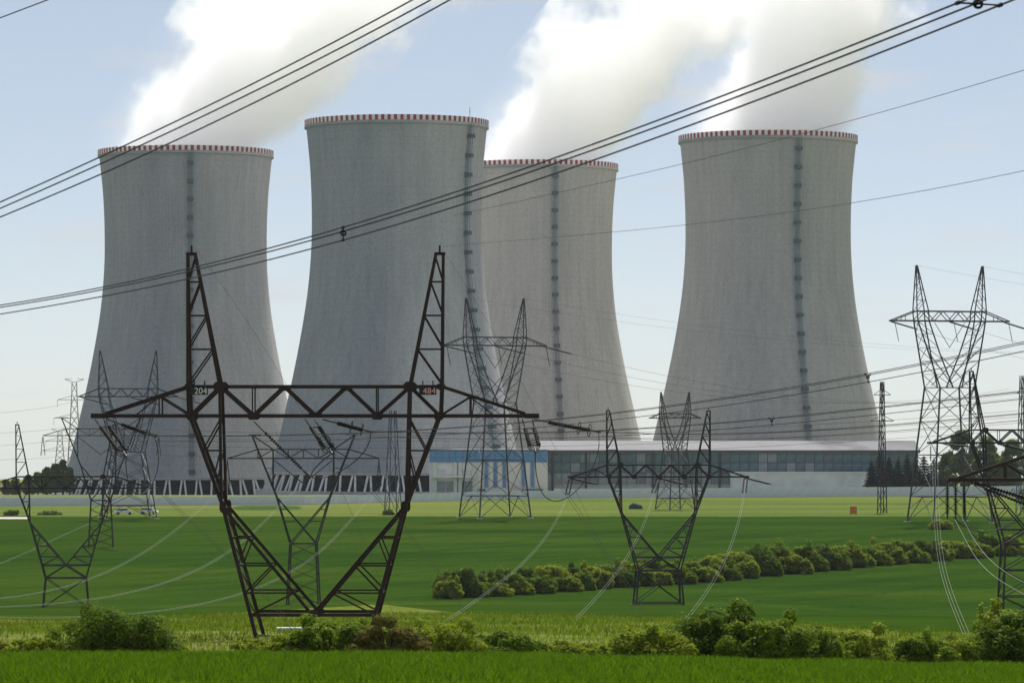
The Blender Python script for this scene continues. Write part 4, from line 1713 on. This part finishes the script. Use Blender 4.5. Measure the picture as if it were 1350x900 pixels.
bund('bright paired wires falling left from the hedgerow pylon right arm', [(981, 650, 514), (969, 700, 425), (950, 752, 352), (912, 805, 290), (860, 862, 240), (812, 910, 210)], S2b, 0.0095, mat=W, group=G1)
G2 = 'bright spans of the slender pylon'
for nm, lx in (('left end', -10), ('right end', 10)):
    for T, tn, gp in ((P400, 'slender pylon behind the near pylon', 'insulators of the slender pylons'), (P130, 'slender pylon near the left edge', 'insulators of the slender pylons')):
        for j, o_ in enumerate((-0.25, 0.25)):
            a = P_world(T, lx, o_ * 1.6, 19.2)
            string('%s insulator at the %s of the %s' % ('front' if j == 0 else 'rear', nm, tn), a, a + Vector((o_ * 1.4, 0, -3.4)), 1, 0.3, False, gp, 14, 0.25, 0.9)
for T, tn in ((P400, 'slender pylon behind the near pylon'), (P130, 'slender pylon near the left edge')):
    for sx, sn in ((-1, 'left'), (1, 'right')):
        a = P_world(T, sx * 4.0, 0, 19.2)
        b = P_world(T, 0, -0.2, 16.0)
        string('%s half of the insulator V in the %s' % (sn, tn), a, b, 1, 0.3, False, 'insulators of the slender pylons', 14, 0.3, 0.9)
bund('bright paired wires sagging left from the slender pylon left end', [(300, 640, 519), (249, 685, 440), (125, 758, 330), (53, 781, 285), (-20, 789, 255), (-90, 790, 235)], S2b, 0.0095, mat=W, group=G2)
bund('bright paired wires sagging left from the slender pylon middle', [(400, 637, 519), (350, 687, 430), (299, 727, 365), (231, 761, 315), (153, 785, 276), (40, 800, 240), (-80, 797, 215)], S2b, 0.0095, mat=W, group=G2)
bund('bright paired wires sagging left from the slender pylon right end', [(503, 640, 519), (485, 665, 470), (414, 729, 370), (335, 776, 310), (249, 797, 265), (120, 812, 228), (-60, 812, 200)], S2b, 0.0095, mat=W, group=G2)
bund('bright paired wires sagging out of frame at left behind the leftmost pylon', [(118, 690, 640), (60, 716, 560), (0, 742, 490), (-60, 760, 440)], S2b, 0.0095, mat=W, group=G2)

# near right pylon: hanging strings and bright loops
for j, (px_, nm) in enumerate(((1249, 'left'), (1260, 'middle'), (1271, 'right'))):
    string('%s one of three black insulators hanging from the right edge arm' % nm, at(px_, 634, R2_D), at(px_, 681, R2_D), 1, 0.3, False, 'three hanging insulators at the right edge', 18, 0.3, 1.2)
string('heavy double insulator string slanting right under the right edge arm', at(1275, 633, R2_D + 1), at(1355, 657, R2_D + 2), 2, 0.5, True, 'insulators at the right edge', 18, 0.4, 1.1)
string('second double insulator string slanting right under the right edge arm', at(1290, 640, R2_D - 1), at(1372, 672, R2_D - 1), 2, 0.5, True, 'insulators at the right edge', 18, 0.4, 1.0)
bundle('three bright wires curving down under the tall right pylon into the wheat', [
    pa([(1232 + o, 606, 478), (1233 + o, 650, 440), (1236 + o * 1.1, 708, 380), (1243 + o * 1.2, 752, 320), (1258 + o * 1.3, 800, 262), (1285 + o * 1.4, 862, 214), (1305 + o * 1.5, 910, 190)]) for o in (-2.5, 0.5, 4)], 0.010, mat=W, group='bright spans at the right edge')
bundle('two bright wires curving down right from the hanging insulators at right edge', [
    pa([(1258, 683, 249), (1275, 716, 228), (1297, 746, 206), (1335, 775, 185), (1390, 800, 170)]),
    pa([(1268, 681, 249), (1283, 709, 228), (1308, 740, 206), (1345, 764, 185), (1395, 785, 170)])], 0.012, mat=W, group='bright spans at the right edge')
string('insulator below the left arm tip of the right edge pylon on tall legs', at(1227, 586, 479), at(1227, 606, 479), 1, 0.3, False, 'insulators at the right edge', 9, 0.2, 0.9)
string('insulator slanting right below the arm of the right edge pylon on tall legs', at(1243, 585, 481), at(1296, 590, 484), 2, 0.3, False, 'insulators at the right edge', 14, 0.3, 0.8)

jumper('jumper cable looping under the arm of the right edge pylon on tall legs', [(1232, 588, 480), (1248, 606, 480), (1275, 612, 480), (1300, 592, 481)], 0.03)
jumper('dark jumper cable sagging from the right edge arm to its slanting insulators', [(1258, 682, 249.5), (1290, 700, 250), (1330, 690, 251), (1354, 660, 252)], 0.03)
jumper('second dark jumper cable sagging below the right edge arm', [(1270, 682, 249), (1305, 716, 249.5), (1345, 706, 250), (1374, 674, 250)], 0.03)
string('dark insulator pair slanting right from the beam of the right edge pylon', at(1318, 585, 480), at(1362, 596, 483), 2, 0.4, False, 'insulators at the right edge', 14, 0.3, 1.1)
for i_, (ya_, yb_) in enumerate(((604, 590), (618, 606), (664, 640))):
    wire('%s wire from the top crossing low behind the right edge pylons' % ordinal(i_), pa([(1180, ya_ + 2, 700), (1270, (ya_ + yb_) / 2 + 2, 640), (1400, yb_, 560)]), 0.02, 16, M['wire'], 'low wires at the right edge')

# tall pylons: strings and wires
for T, tn, s in ((P650, 'tall pylon before the blue banded hall', 1.0), (P1250, 'tall pylon against the sky', 1.0)):
    for nm, lx in (('left end', -11.8), ('middle', 0.4), ('right end', 11.8)):
        a = P_world(T, lx, 0.9, 37.4)
        b = a + Vector((6.6, 9.0, -1.5))
        string('insulator string stretching right, %s of the %s' % (nm, tn), a, b, 2, 0.5, False, 'insulators of the tall pylons', 18, 0.6, 1.1)
        c = P_world(T, lx, -0.9, 37.4)
        string('short hanging insulator, %s of the %s' % (nm, tn), c, c + Vector((0.8, -0.4, -4.2)), 1, 0.5, False, 'insulators of the tall pylons', 14, 0.5, 1.0)
        end = b + Vector((150, 260, -6))
        mid = (b + end) / 2 + Vector((0, 0, -7))
        wire('thin wire running right, %s of the %s' % (nm, tn), [b, (b * 0.75 + end * 0.25) + Vector((0, 0, -5.2)), mid, end], 0.03, 30, M['wire'], 'far wires')
        lo = c + Vector((0.8, -0.4, -4.2))
    for sx, sn in ((-1, 'left'), (1, 'right')):
        a = P_world(T, sx * 6.85, 0, 47.8)
        e = a + Vector((170, 120, -10))
        wire('faint earth wire from the %s peak of the %s' % (sn, tn), [a, (a + e) / 2 + Vector((0, 0, -4)), e], 0.018, 24, M['wire'], 'far wires')
    for sx, sn in ((-1, 'left'), (1, 'right')):
        a = P_world(T, sx * 3.2, 0, 37.3)
        b = P_world(T, 0, 0, 32.6)
        string('%s half of the insulator V in the %s' % (sn, tn), a, b, 1, 0.3, False, 'insulators of the tall pylons', 18, 0.4, 0.9)
for nm, lx in (('left end', -11.8), ('middle', 0.4), ('right end', 11.8)):
    a = P_world(P170, lx, -0.9, 27.1)
    string('insulator string slanting right, %s of the pylon by the left tower foot' % nm, a, a + Vector((6.5, -2.0, -1.7)), 2, 0.4, False, 'insulators of the left grey pylon', 18, 0.5, 1.1)
# far thin wires over the left sky and across the tower feet
for i, (ya, yb) in enumerate(((548, 528), (572, 560), (590, 574), (606, 598))):
    wire('%s faint far wire from the top over the sky at the left edge' % ordinal(i), pa([(-60, ya, 1500), (30, (ya + yb) / 2 + 3, 1650), (98, yb, 1890)]), 0.05, 16, M['wire'], 'faint far wires at left')
for i, (ya, ym, yb) in enumerate(((566, 573, 570), (576, 581, 578), (588, 590, 586), (600, 603, 596))):
    wire('%s thin wire from the top running level across the tower feet' % ordinal(i), pa([(214, ya, 728), (520, ym, 690), (880, yb - 2, 640), (1400, yb - 34, 560)]), 0.022, 40, M['wire'], 'level wires across the tower feet')

# ------------------------------------------------------------------ vegetation
def leaf_cloud(centers, radii, n, size, rs, up=0.8, flat=0.8):
    """diamond leaves spread over a set of ellipsoid clumps; returns (n,4,3)"""
    k = rs.choice(len(centers), n, p=radii.prod(1) ** 0.67 / (radii.prod(1) ** 0.67).sum())
    v = rs.normal(size=(n, 3))
    v /= np.linalg.norm(v, axis=1)[:, None]
    rad = 1.0 - np.abs(rs.normal(0, 0.16, n)) + rs.uniform(-0.05, 0.10, n)
    rad += (rs.uniform(0, 1, n) < 0.20) * rs.uniform(0.1, 0.55, n)
    c = centers[k] + v * radii[k] * rad[:, None]
    nrm = v + rs.normal(0, 0.36, (n, 3))
    nrm[:, 2] += up
    nrm /= np.linalg.norm(nrm, axis=1)[:, None]
    a = np.cross(nrm, rs.normal(size=(n, 3)))
    a /= np.linalg.norm(a, axis=1)[:, None]
    b = np.cross(nrm, a)
    s = size * rs.uniform(0.6, 1.4, n)
    L = (a * s[:, None])
    Wd = (b * (s * flat * 0.6)[:, None])
    return np.stack([c - L, c + Wd, c + L * 1.1, c - Wd], 1)


def bush(label, px, d, w_px, top_row, mat, seed, size=0.075, dens=1.0, group='bushes along the verge', name='bush', spike=0, depth=None, z_floor=None, clump=1.0):
    rs = np.random.RandomState(seed)
    x = X(px, d)
    z0 = gzf(x, d) if z_floor is None else z_floor
    w = w_px / F * d
    h = max(0.6, Z(top_row, d) - z0)
    t = empty(name, (x, d, z0))
    tag(t, label, 'bush', group)
    nl = int(max(14, int(16 + w * 5)) / clump ** 1.4)
    dp = depth or min(w * 0.7, 3.0)
    cs, rd = [], []
    for i in range(nl):
        u = rs.uniform(-1, 1)
        prof = (1 - abs(u) ** 3.0) ** 0.5
        hh = h * (0.35 + 0.65 * prof) * rs.uniform(0.62, 1.0)
        if i < 3:
            u = rs.uniform(-0.35, 0.35)
            hh = h * rs.uniform(0.85, 1.0)
        r = rs.uniform(0.09, 0.24) * min(h, w) * 0.95 * clump
        zc = max(r * 0.5, hh - r)
        cs.append((u * (w / 2 - r * 0.7), rs.uniform(-0.5, 0.5) * dp, zc))
        rd.append((r * 1.15, r * 1.1, r))
        if zc > 1.2 * r:
            cs.append((u * (w / 2 - r * 0.7) * rs.uniform(0.85, 1.1), rs.uniform(-0.5, 0.5) * dp, zc * 0.5))
            rd.append((r * 1.2, r * 1.1, r * 1.1))
    for i in range(spike):
        u = rs.uniform(-0.8, 0.8)
        cs.append((u * w / 2, rs.uniform(-0.3, 0.3) * dp, h * rs.uniform(0.85, 1.08)))
        q_ = rs.uniform(0.05, 0.10)
        rd.append((q_ * w, q_ * w, 0.16 * h))
    cs, rd = np.array(cs), np.array(rd)
    area = (rd[:, 0] * rd[:, 2]).sum() * 12
    n = int(min(24000, max(700, dens * area / (size * size) * 0.85)))
    V = leaf_cloud(cs, rd, n, size, rs)
    V[:, :, 2] = np.maximum(V[:, :, 2], -0.1)
    link('foliage', quad_mesh('foliage', V, mat), t)
    # stems fan out of the root and follow the clumps
    m = MB()
    for i in range(0, len(cs), 2):
        c = Vector(cs[i])
        m.tube([(c.x * 0.25, c.y * 0.25, -0.1), (c.x * 0.6, c.y * 0.6, c.z * 0.5), (c.x, c.y, c.z)], [0.05, 0.035, 0.012], 5)
    m.build('stem', M['bark'], t)
    return t


FB = [
    (48, 172, 78, 838, 'leaf_y', 'low yellow green bush left of the dark one near the left corner', 0.065, 0),
    (12, 178, 60, 846, 'leaf_b', 'small brownish bush at the very left of the verge', 0.06, 0),
    (152, 172, 150, 800, 'leaf_d', 'dark bushy shrub with pointed top, lower left in front of the wheat', 0.075, 2),
    (342, 172, 96, 841, 'leaf_y', 'low yellow green bush by the left foot of the near pylon', 0.06, 1),
    (440, 172, 122, 817, 'leaf', 'dark hollowed bush under the middle of the near pylon', 0.07, 1),
    (515, 170, 90, 821, 'leaf_b', 'reddish brown bush by the right foot of the near pylon', 0.065, 2),
    (588, 172, 96, 820, 'leaf_y', 'yellow green bush with an upright tip, right of the near pylon', 0.065, 3),
    (676, 172, 84, 832, 'leaf', 'rounded green bush below the hedge, left of the picture bottom middle', 0.065, 1),
    (748, 176, 80, 848, 'leaf_y', 'low patch of yellow green scrub at the bottom middle of the verge', 0.055, 2),
    (856, 172, 100, 824, 'leaf_y', 'olive bush just left of the tall dark bush right of centre', 0.065, 1),
    (946, 174, 112, 798, 'leaf_d', 'tallest dark bush of the verge, right of centre below the hedgerow pylon', 0.08, 2),
    (1000, 172, 96, 815, 'leaf', 'green bush joined to the right side of the tall dark bush', 0.075, 1),
    (1066, 172, 96, 824, 'leaf', 'mid green bush between the tall dark bush and the gap in the verge', 0.07, 1),
    (1126, 174, 84, 830, 'leaf_y', 'pale olive bush at the left of the verge gap, right part', 0.065, 1),
    (1214, 176, 84, 836, 'leaf', 'low green bush right of the verge gap', 0.065, 1),
    (1270, 178, 80, 838, 'leaf_y', 'pale olive bush beside the dark bush in the right corner', 0.065, 1),
    (1340, 172, 84, 806, 'leaf_d', 'dark tall bush in the lower right corner', 0.08, 1),
    (98, 186, 70, 838, 'leaf', 'low green bush touching the left side of the pointed dark shrub', 0.065, 1),
    (215, 184, 60, 842, 'leaf_y', 'small yellow green bush right of the pointed dark shrub', 0.06, 1),
    (392, 180, 70, 832, 'leaf_y', 'yellow green bush behind the hollowed bush, below the near pylon', 0.065, 2),
    (478, 182, 70, 824, 'leaf', 'green bush between the hollowed bush and the reddish one', 0.065, 1),
    (632, 180, 74, 834, 'leaf', 'green bush filling between the tipped bush and the rounded one', 0.065, 1),
    (712, 184, 60, 846, 'leaf_y', 'small yellow green bush just right of the rounded green bush', 0.055, 2),
    (800, 182, 60, 848, 'leaf_y', 'thin low scrub left of the olive bush', 0.055, 2),
    (906, 182, 70, 820, 'leaf', 'green bush squeezed between the olive bush and the tallest dark one', 0.065, 1),
    (1096, 182, 70, 832, 'leaf_y', 'small olive bush behind the pair left of the verge gap', 0.06, 1),
    (1244, 186, 60, 838, 'leaf_d', 'dark little bush in the middle of the right hand scrub', 0.06, 1),
    (1304, 180, 70, 828, 'leaf', 'green bush left of the dark corner bush', 0.065, 1),
    (1318, 186, 60, 800, 'leaf_y', 'light green sapling under the right edge pylon', 0.075, 3),
]
for i, (px, d, w_, top, mt, lab, sz, sp) in enumerate(FB):
    bush(lab, px, d, w_ * 1.2, top, M[mt], 100 + i, sz * rng.uniform(0.85, 1.2), 1.5, 'bushes along the verge', spike=sp, clump=rng.choice([0.7, 0.85, 1.0]))

# the diagonal hedgerow
HP = [585, 700, 830, 900, 1000, 1290, 1400]
HD = [545, 566, 590, 600, 620, 686, 705]
HT = [755, 749, 738, 741, 724, 709, 702]
px = 590.0
i = 0
while px < 1335:
    row = i % 2
    d = float(np.interp(px, HP, HD)) + (4.5 if row else 0.0) + rng.uniform(-1.2, 1.2)
    top = float(np.interp(px, HP, HT)) + (rng.uniform(-5, 4) if row else rng.uniform(5, 14))
    w_ = rng.uniform(34, 66)
    mt = rng.choice(['leaf', 'leaf_y', 'leaf_y', 'leaf', 'leaf_d'])
    bush('%s bush of the diagonal hedgerow, counted from its left end' % ordinal(i), px, d, w_, top, M[mt], 300 + i, 0.14, 2.2, 'bushes of the diagonal hedgerow', 'hedge_bush', depth=3.2, spike=rng.choice([0, 1, 2, 3]), clump=rng.choice([0.6, 0.7, 0.85]))
    px += w_ * rng.uniform(0.20, 0.36)
    i += 1

# far shrubs, spruces and trees
def tree(label, px, d, top_row, w_px, mat, seed, trunk_f=0.25, size=0.3, group=None, z_floor=None, n=9000, name='tree'):
    rs = np.random.RandomState(seed)
    x = X(px, d)
    z0 = gzf(x, d) if z_floor is None else z_floor
    h = Z(top_row, d) - z0
    w = w_px / F * d
    t = empty(name, (x, d, z0))
    tag(t, label, 'tree', group)
    cs, rd = [], []
    for i in range(70):
        zz = rs.uniform(trunk_f + 0.05, 0.95)
        u_ = min(1, max(0, (zz - trunk_f * 0.5) / (1.02 - trunk_f * 0.5)))
        pr = (math.sin(math.pi * u_ ** 0.75)) ** 0.8
        a = rs.uniform(0, 2 * math.pi)
        rr = math.sqrt(rs.uniform(0.0, 0.85)) * pr * w / 2
        r = rs.uniform(0.09, 0.19) * w * 0.75
        cs.append((rr * math.cos(a), rr * math.sin(a), zz * h))
        rd.append((r, r, r * 0.8))
    cs.append((0, 0, h - 0.14 * w))
    rd.append((0.2 * w, 0.2 * w, 0.14 * w))
    cs, rd = np.array(cs), np.array(rd)
    V = leaf_cloud(cs, rd, n, size, rs)
    link('crown', quad_mesh('crown', V, mat), t)
    m = MB()
    m.tube([(0, 0, -0.5), (0.1, 0, h * 0.3), (0, 0.1, h * 0.75)], [0.035 * h, 0.024 * h, 0.006 * h], 7)
    for c in cs[::6]:
        m.tube([(0, 0, h * 0.25), (c[0] * 0.5, c[1] * 0.5, (h * 0.25 + c[2]) / 2), tuple(c)], [0.015 * h, 0.01 * h, 0.003 * h], 5)
    m.build('trunk', M['bark'], t)
    return t


def spruce(label, px, d, top_row, w_px, seed, z_floor=None):
    rs = np.random.RandomState(seed)
    x = X(px, d)
    z0 = gzf(x, d) if z_floor is None else z_floor
    h = Z(top_row, d) - z0
    w = w_px / F * d
    t = empty('spruce_tree', (x, d, z0))
    tag(t, label, 'tree', 'spruces before the glazed hall')
    n = 5200
    u = 1 - np.sqrt(rs.uniform(0, 1, n))            # more needles low down
    whorl = np.round(u * 14) / 14 + rs.normal(0, 0.012, n)
    a = rs.uniform(0, 2 * math.pi, n)
    rmax = w / 2 * (1 - whorl) ** 0.75 * (0.9 + 0.25 * np.sin(a * 5 + whorl * 40))
    r = rmax * np.sqrt(rs.uniform(0.12, 1, n))
    c = np.stack([r * np.cos(a), r * np.sin(a), 0.06 * h + whorl * h * 0.94 - r * 0.25], 1)
    out = np.stack([np.cos(a), np.sin(a), -0.35 + rs.normal(0, 0.2, n)], 1)
    side = np.stack([-np.sin(a), np.cos(a), rs.normal(0, 0.25, n)], 1)
    s = rs.uniform(0.25, 0.55, n)[:, None]
    V = np.stack([c - out * s, c + side * s * 0.35, c + out * s * 1.2, c - side * s * 0.35], 1)
    link('crown', quad_mesh('crown', V, M['needle']), t)
    m = MB()
    m.tube([(0, 0, -0.4), (0, 0, h * 0.5), (0, 0, h * 0.99)], [0.2, 0.13, 0.03], 6)
    m.build('trunk', M['bark'], t)
    return t


for i, (px, top, w_) in enumerate(((1149, 606, 26), (1160, 595, 32), (1172, 601, 32), (1184, 603, 30), (1196, 597, 32), (1207, 603, 30), (1218, 599, 34), (1231, 603, 32))):
    spruce('%s dark spruce counted from the left, before the right end of the glazed hall' % ordinal(i), px, 1145 + (i % 3) * 6, top, w_, 500 + i, -23.0)
TR = [(1268, 566, 46, 'leaf_far', 'tall leafy tree behind the right edge pylon, the left one'), (1300, 574, 44, 'leaf_far', 'leafy tree behind the right edge pylon, next to the tallest'),
      (1334, 580, 46, 'leaf_far', 'leafy tree cut by the right edge above the wall'), (1250, 596, 34, 'leaf_far', 'low broad tree between the spruces and the tall leafy trees'),
      (1318, 602, 40, 'leaf_far', 'low broad tree in front of the leafy trees at right')]
for i, (px, top, w_, mt, lab) in enumerate(TR):
    tree(lab, px, 1150 + 5 * i, top, w_, M[mt], 600 + i, 0.12, 0.42, 'trees behind the wall at right', -23.0)
TL = [(50, 622, 24, 'leaf_far'), (62, 616, 22, 'leaf_far'), (73, 611, 22, 'leaf_far'), (83, 606, 18, 'leaf_far'), (37, 627, 20, 'leaf_far'), (20, 630, 18, 'leaf_far'), (8, 632, 14, 'leaf_far'), (92, 616, 16, 'leaf_far')]
for i, (px, top, w_, mt) in enumerate(sorted(TL)):
    tree('%s tree from the left edge, below the far pylons beside the tower foot' % ordinal(i), px, 1290 + 8 * (i % 4), top, w_, M[mt], 640 + i, 0.1, 0.45, 'trees at the foot of the left tower', gzf(X(px, 1300), 1300) + 1.0)
bush('grey green rounded shrub in the meadow close to the left edge', 16, 880, 24, 671, M['leaf_far'], 701, 0.22, 1.2, 'shrubs on the meadow')
bush('wide dusty shrub in the meadow under the leftmost pylon', 66, 885, 34, 672, M['leaf_far'], 702, 0.22, 1.2, 'shrubs on the meadow')
bush('small dark shrub at the foot of the blue grey mast', 512, 885, 16, 670, M['leaf_d'], 703, 0.2, 1.2, 'shrubs on the meadow')
bush('yellow flowering shrub in the wheat under the tall right pylon', 1240, 800, 34, 684, M['leaf_y'], 704, 0.2, 1.2, 'shrubs on the meadow')
bush('dark leafy shrub on the meadow at the right edge before the wall', 1352, 1040, 22, 643, M['leaf_d'], 705, 0.25, 1.2, 'shrubs on the meadow')


# wheat blades of the foreground and rough grass of the verge
def blades(name, n, x_fn, d0, d1, h0, h1, w, mat, seed, label, hmask=None):
    rs = np.random.RandomState(seed)
    d = np.sqrt(rs.uniform(d0 ** 2, d1 ** 2, n))
    x = rs.uniform(-1, 1, n) * x_fn(d)
    if hmask is not None:
        keep = hmask(x, d, rs)
        x, d = x[keep], d[keep]
        n = len(x)
    z = gz(x, d)
    hh = rs.uniform(h0, h1, n) * (0.85 + 0.3 * np.sin(x * 0.9 + d * 0.31) * np.sin(d * 0.53 - x * 0.2))
    a = rs.uniform(0, 2 * math.pi, n)
    lean = rs.normal(0, 0.35, (n, 2)) * hh[:, None]
    b = np.stack([x, d, z - 0.02], 1)
    sd = np.stack([np.cos(a), np.sin(a), np.zeros(n)], 1) * (w * rs.uniform(0.6, 1.4, n))[:, None]
    tip = b + np.stack([lean[:, 0], lean[:, 1], hh], 1)
    mid = b + np.stack([lean[:, 0] * 0.3, lean[:, 1] * 0.3, hh * 0.6], 1)
    V = np.stack([b - sd, mid - sd * 0.9 + 0, tip, mid + sd * 0.9, ], 1)
    o = link(name, quad_mesh(name, V, mat))
    tag(o, label, 'grass', kind='stuff')
    return o


blades('wheat_blades', 150000, lambda d: d * 0.155 + 1.0, 92, 153.5, 0.22, 0.40, 0.016, M['blade'], 21, 'young green wheat filling the foreground')


def verge_mask(x, d, rs):
    kk = x / d
    fe = np.array([field_edge(round(float(k), 3)) for k in kk])
    patch = np.sin(x * 0.35 + 1.2) * np.sin(d * 0.17 + x * 0.11) + rs.uniform(-0.8, 0.8, len(x))
    return (d < fe - 1.0) & (patch > -0.45)


blades('verge_grass', 120000, lambda d: d * 0.155 + 1.0, 154, 330, 0.12, 0.42, 0.03, M['tuft'], 22, 'rough yellow green grass of the verge', verge_mask)

# ------------------------------------------------------------------ small things on the meadow
def box_on(name, label, cat, px, d, w, h, dep, mat):
    x = X(px, d)
    z = gzf(x, d)
    t = empty(name, (x, d, z))
    tag(t, label, cat)
    return t


t = box_on('marker_cabinet', 'small orange cabinet standing alone on the meadow at right', 'cabinet', 1125, 890, 1, 1, 1, None)
m = MB()
m.box((-0.75, -0.4, 0.2), (0.75, 0.4, 1.75))
m.build('body', M['orange'], t)
m = MB()
m.box((-0.85, -0.5, 1.752), (0.85, 0.5, 1.9))
m.build('lid', M['orange'], t)
for sx in (-0.6, 0.6):
    m = MB()
    m.box((sx - 0.06, -0.3, -0.2), (sx + 0.06, 0.3, 0.198))
    m.build('leg', M['steel_far'], t)

t = box_on('tarpaulin_stack', 'dark green covered heap on the meadow left of the small distant pylon', 'heap', 838, 950, 1, 1, 1, None)
m = MB()
pr = [(-1.7, 0), (-1.55, 0.9), (-0.6, 1.6), (0.5, 1.35), (1.5, 0.95), (1.75, 0)]
n_ = len(pr)
rows_y = [-1.1, -0.8, 0.7, 1.0]
for yi, y in enumerate(rows_y):
    f = 0.82 if yi in (0, 3) else 1.0
    m.v += [(px_ * f, y, pz * f - 0.05) for px_, pz in pr]
for r_ in range(3):
    for i in range(n_ - 1):
        a = r_ * n_ + i
        m.f.append((a, a + 1, a + n_ + 1, a + n_))
        m.m.append(0)
m.f.append(tuple(range(n_)))
m.f.append(tuple(reversed(range(3 * n_, 4 * n_))))
m.m += [0, 0]
m.build('cover', M['tarp'], t)
m = MB()
m.box((-1.7, -1.2, -0.2), (1.7, 1.1, 0.02))
m.build('pallet', M['bark'], t)


def parked_car(label, px, d, rz):
    x = X(px, d)
    t = empty('parked_car', (x, d, gzf(x, d)), rz)
    tag(t, label, 'car')
    L, W_ = 4.3, 1.75
    side = [(-2.15, 0.35), (-2.15, 0.85), (-1.85, 0.98), (-1.25, 1.02), (1.1, 0.98), (2.0, 0.85), (2.15, 0.6), (2.15, 0.35)]
    top = [(-1.75, 1.0), (-1.45, 1.45), (0.35, 1.48), (1.1, 0.99)]
    for nm, prf, wf, mt in (('body', side, 1.0, M['car_white']), ('cabin', top, 0.84, M['glass'][0])):
        m = MB()
        n = len(prf)
        for y in (-W_ / 2 * wf, W_ / 2 * wf):
            m.v += [(a, y, b) for a, b in prf]
        m.f.append(tuple(range(n)))
        m.f.append(tuple(reversed(range(n, 2 * n))))
        for i in range(n):
            j = (i + 1) % n
            m.f.append((j, i, n + i, n + j))
        m.m += [0] * (n + 2)
        m.build(nm, mt, t)
    m = MB()
    m.box((-1.4, -0.72, 1.45), (0.38, 0.72, 1.5))
    m.build('roof', M['car_white'], t)
    for wx in (-1.3, 1.35):
        for wy in (-0.86, 0.86):
            m = MB()
            m.tube([(wx, wy - 0.1, 0.32), (wx, wy + 0.1, 0.32)], 0.32, 12)
            w_o = m.build('wheel', M['rubber'], t)
            mm = MB()
            mm.tube([(wx, wy - 0.115, 0.32), (wx, wy + 0.115, 0.32)], 0.18, 10)
            mm.build('rim', M['fitting'], w_o)


parked_car('white car parked on the meadow under the left pylons, the left one', 163, 888, 0.15)
parked_car('white car parked on the meadow under the left pylons, the right one', 196, 892, -0.1)
# low concrete slab under the near pylon
t = empty('concrete_slab', (X(420, 226), 226, gzf(X(420, 226), 226)))
tag(t, 'pale concrete slab lying in the verge below the near pylon', 'slab')
for i in range(3):
    m = MB()
    m.box((-2.4 + i * 1.62, -0.5, -0.2), (-0.82 + i * 1.62, 0.5, 0.28))
    m.build('slab_piece', M['concrete'], t)

# ------------------------------------------------------------------ haze
def haze(density):
    m = MB()
    m.box((-4300, -320, -130), (4300, 6900, 186))
    me = m.mesh('haze', [])
    n = NT('haze_air')
    n.t.nodes.remove(n.b)
    pv = n.n('ShaderNodeVolumePrincipled')
    pv.inputs['Color'].default_value = (0.90, 0.94, 1.0, 1)
    pv.inputs['Density'].default_value = density
    pv.inputs['Anisotropy'].default_value = 0.45
    n.l(pv.outputs[0], n.out.inputs['Volume'])
    me.materials.append(n.mat)
    o = link('haze', me)
    tag(o, 'faint pale haze in the air', 'haze', kind='stuff')


haze(0.000026)
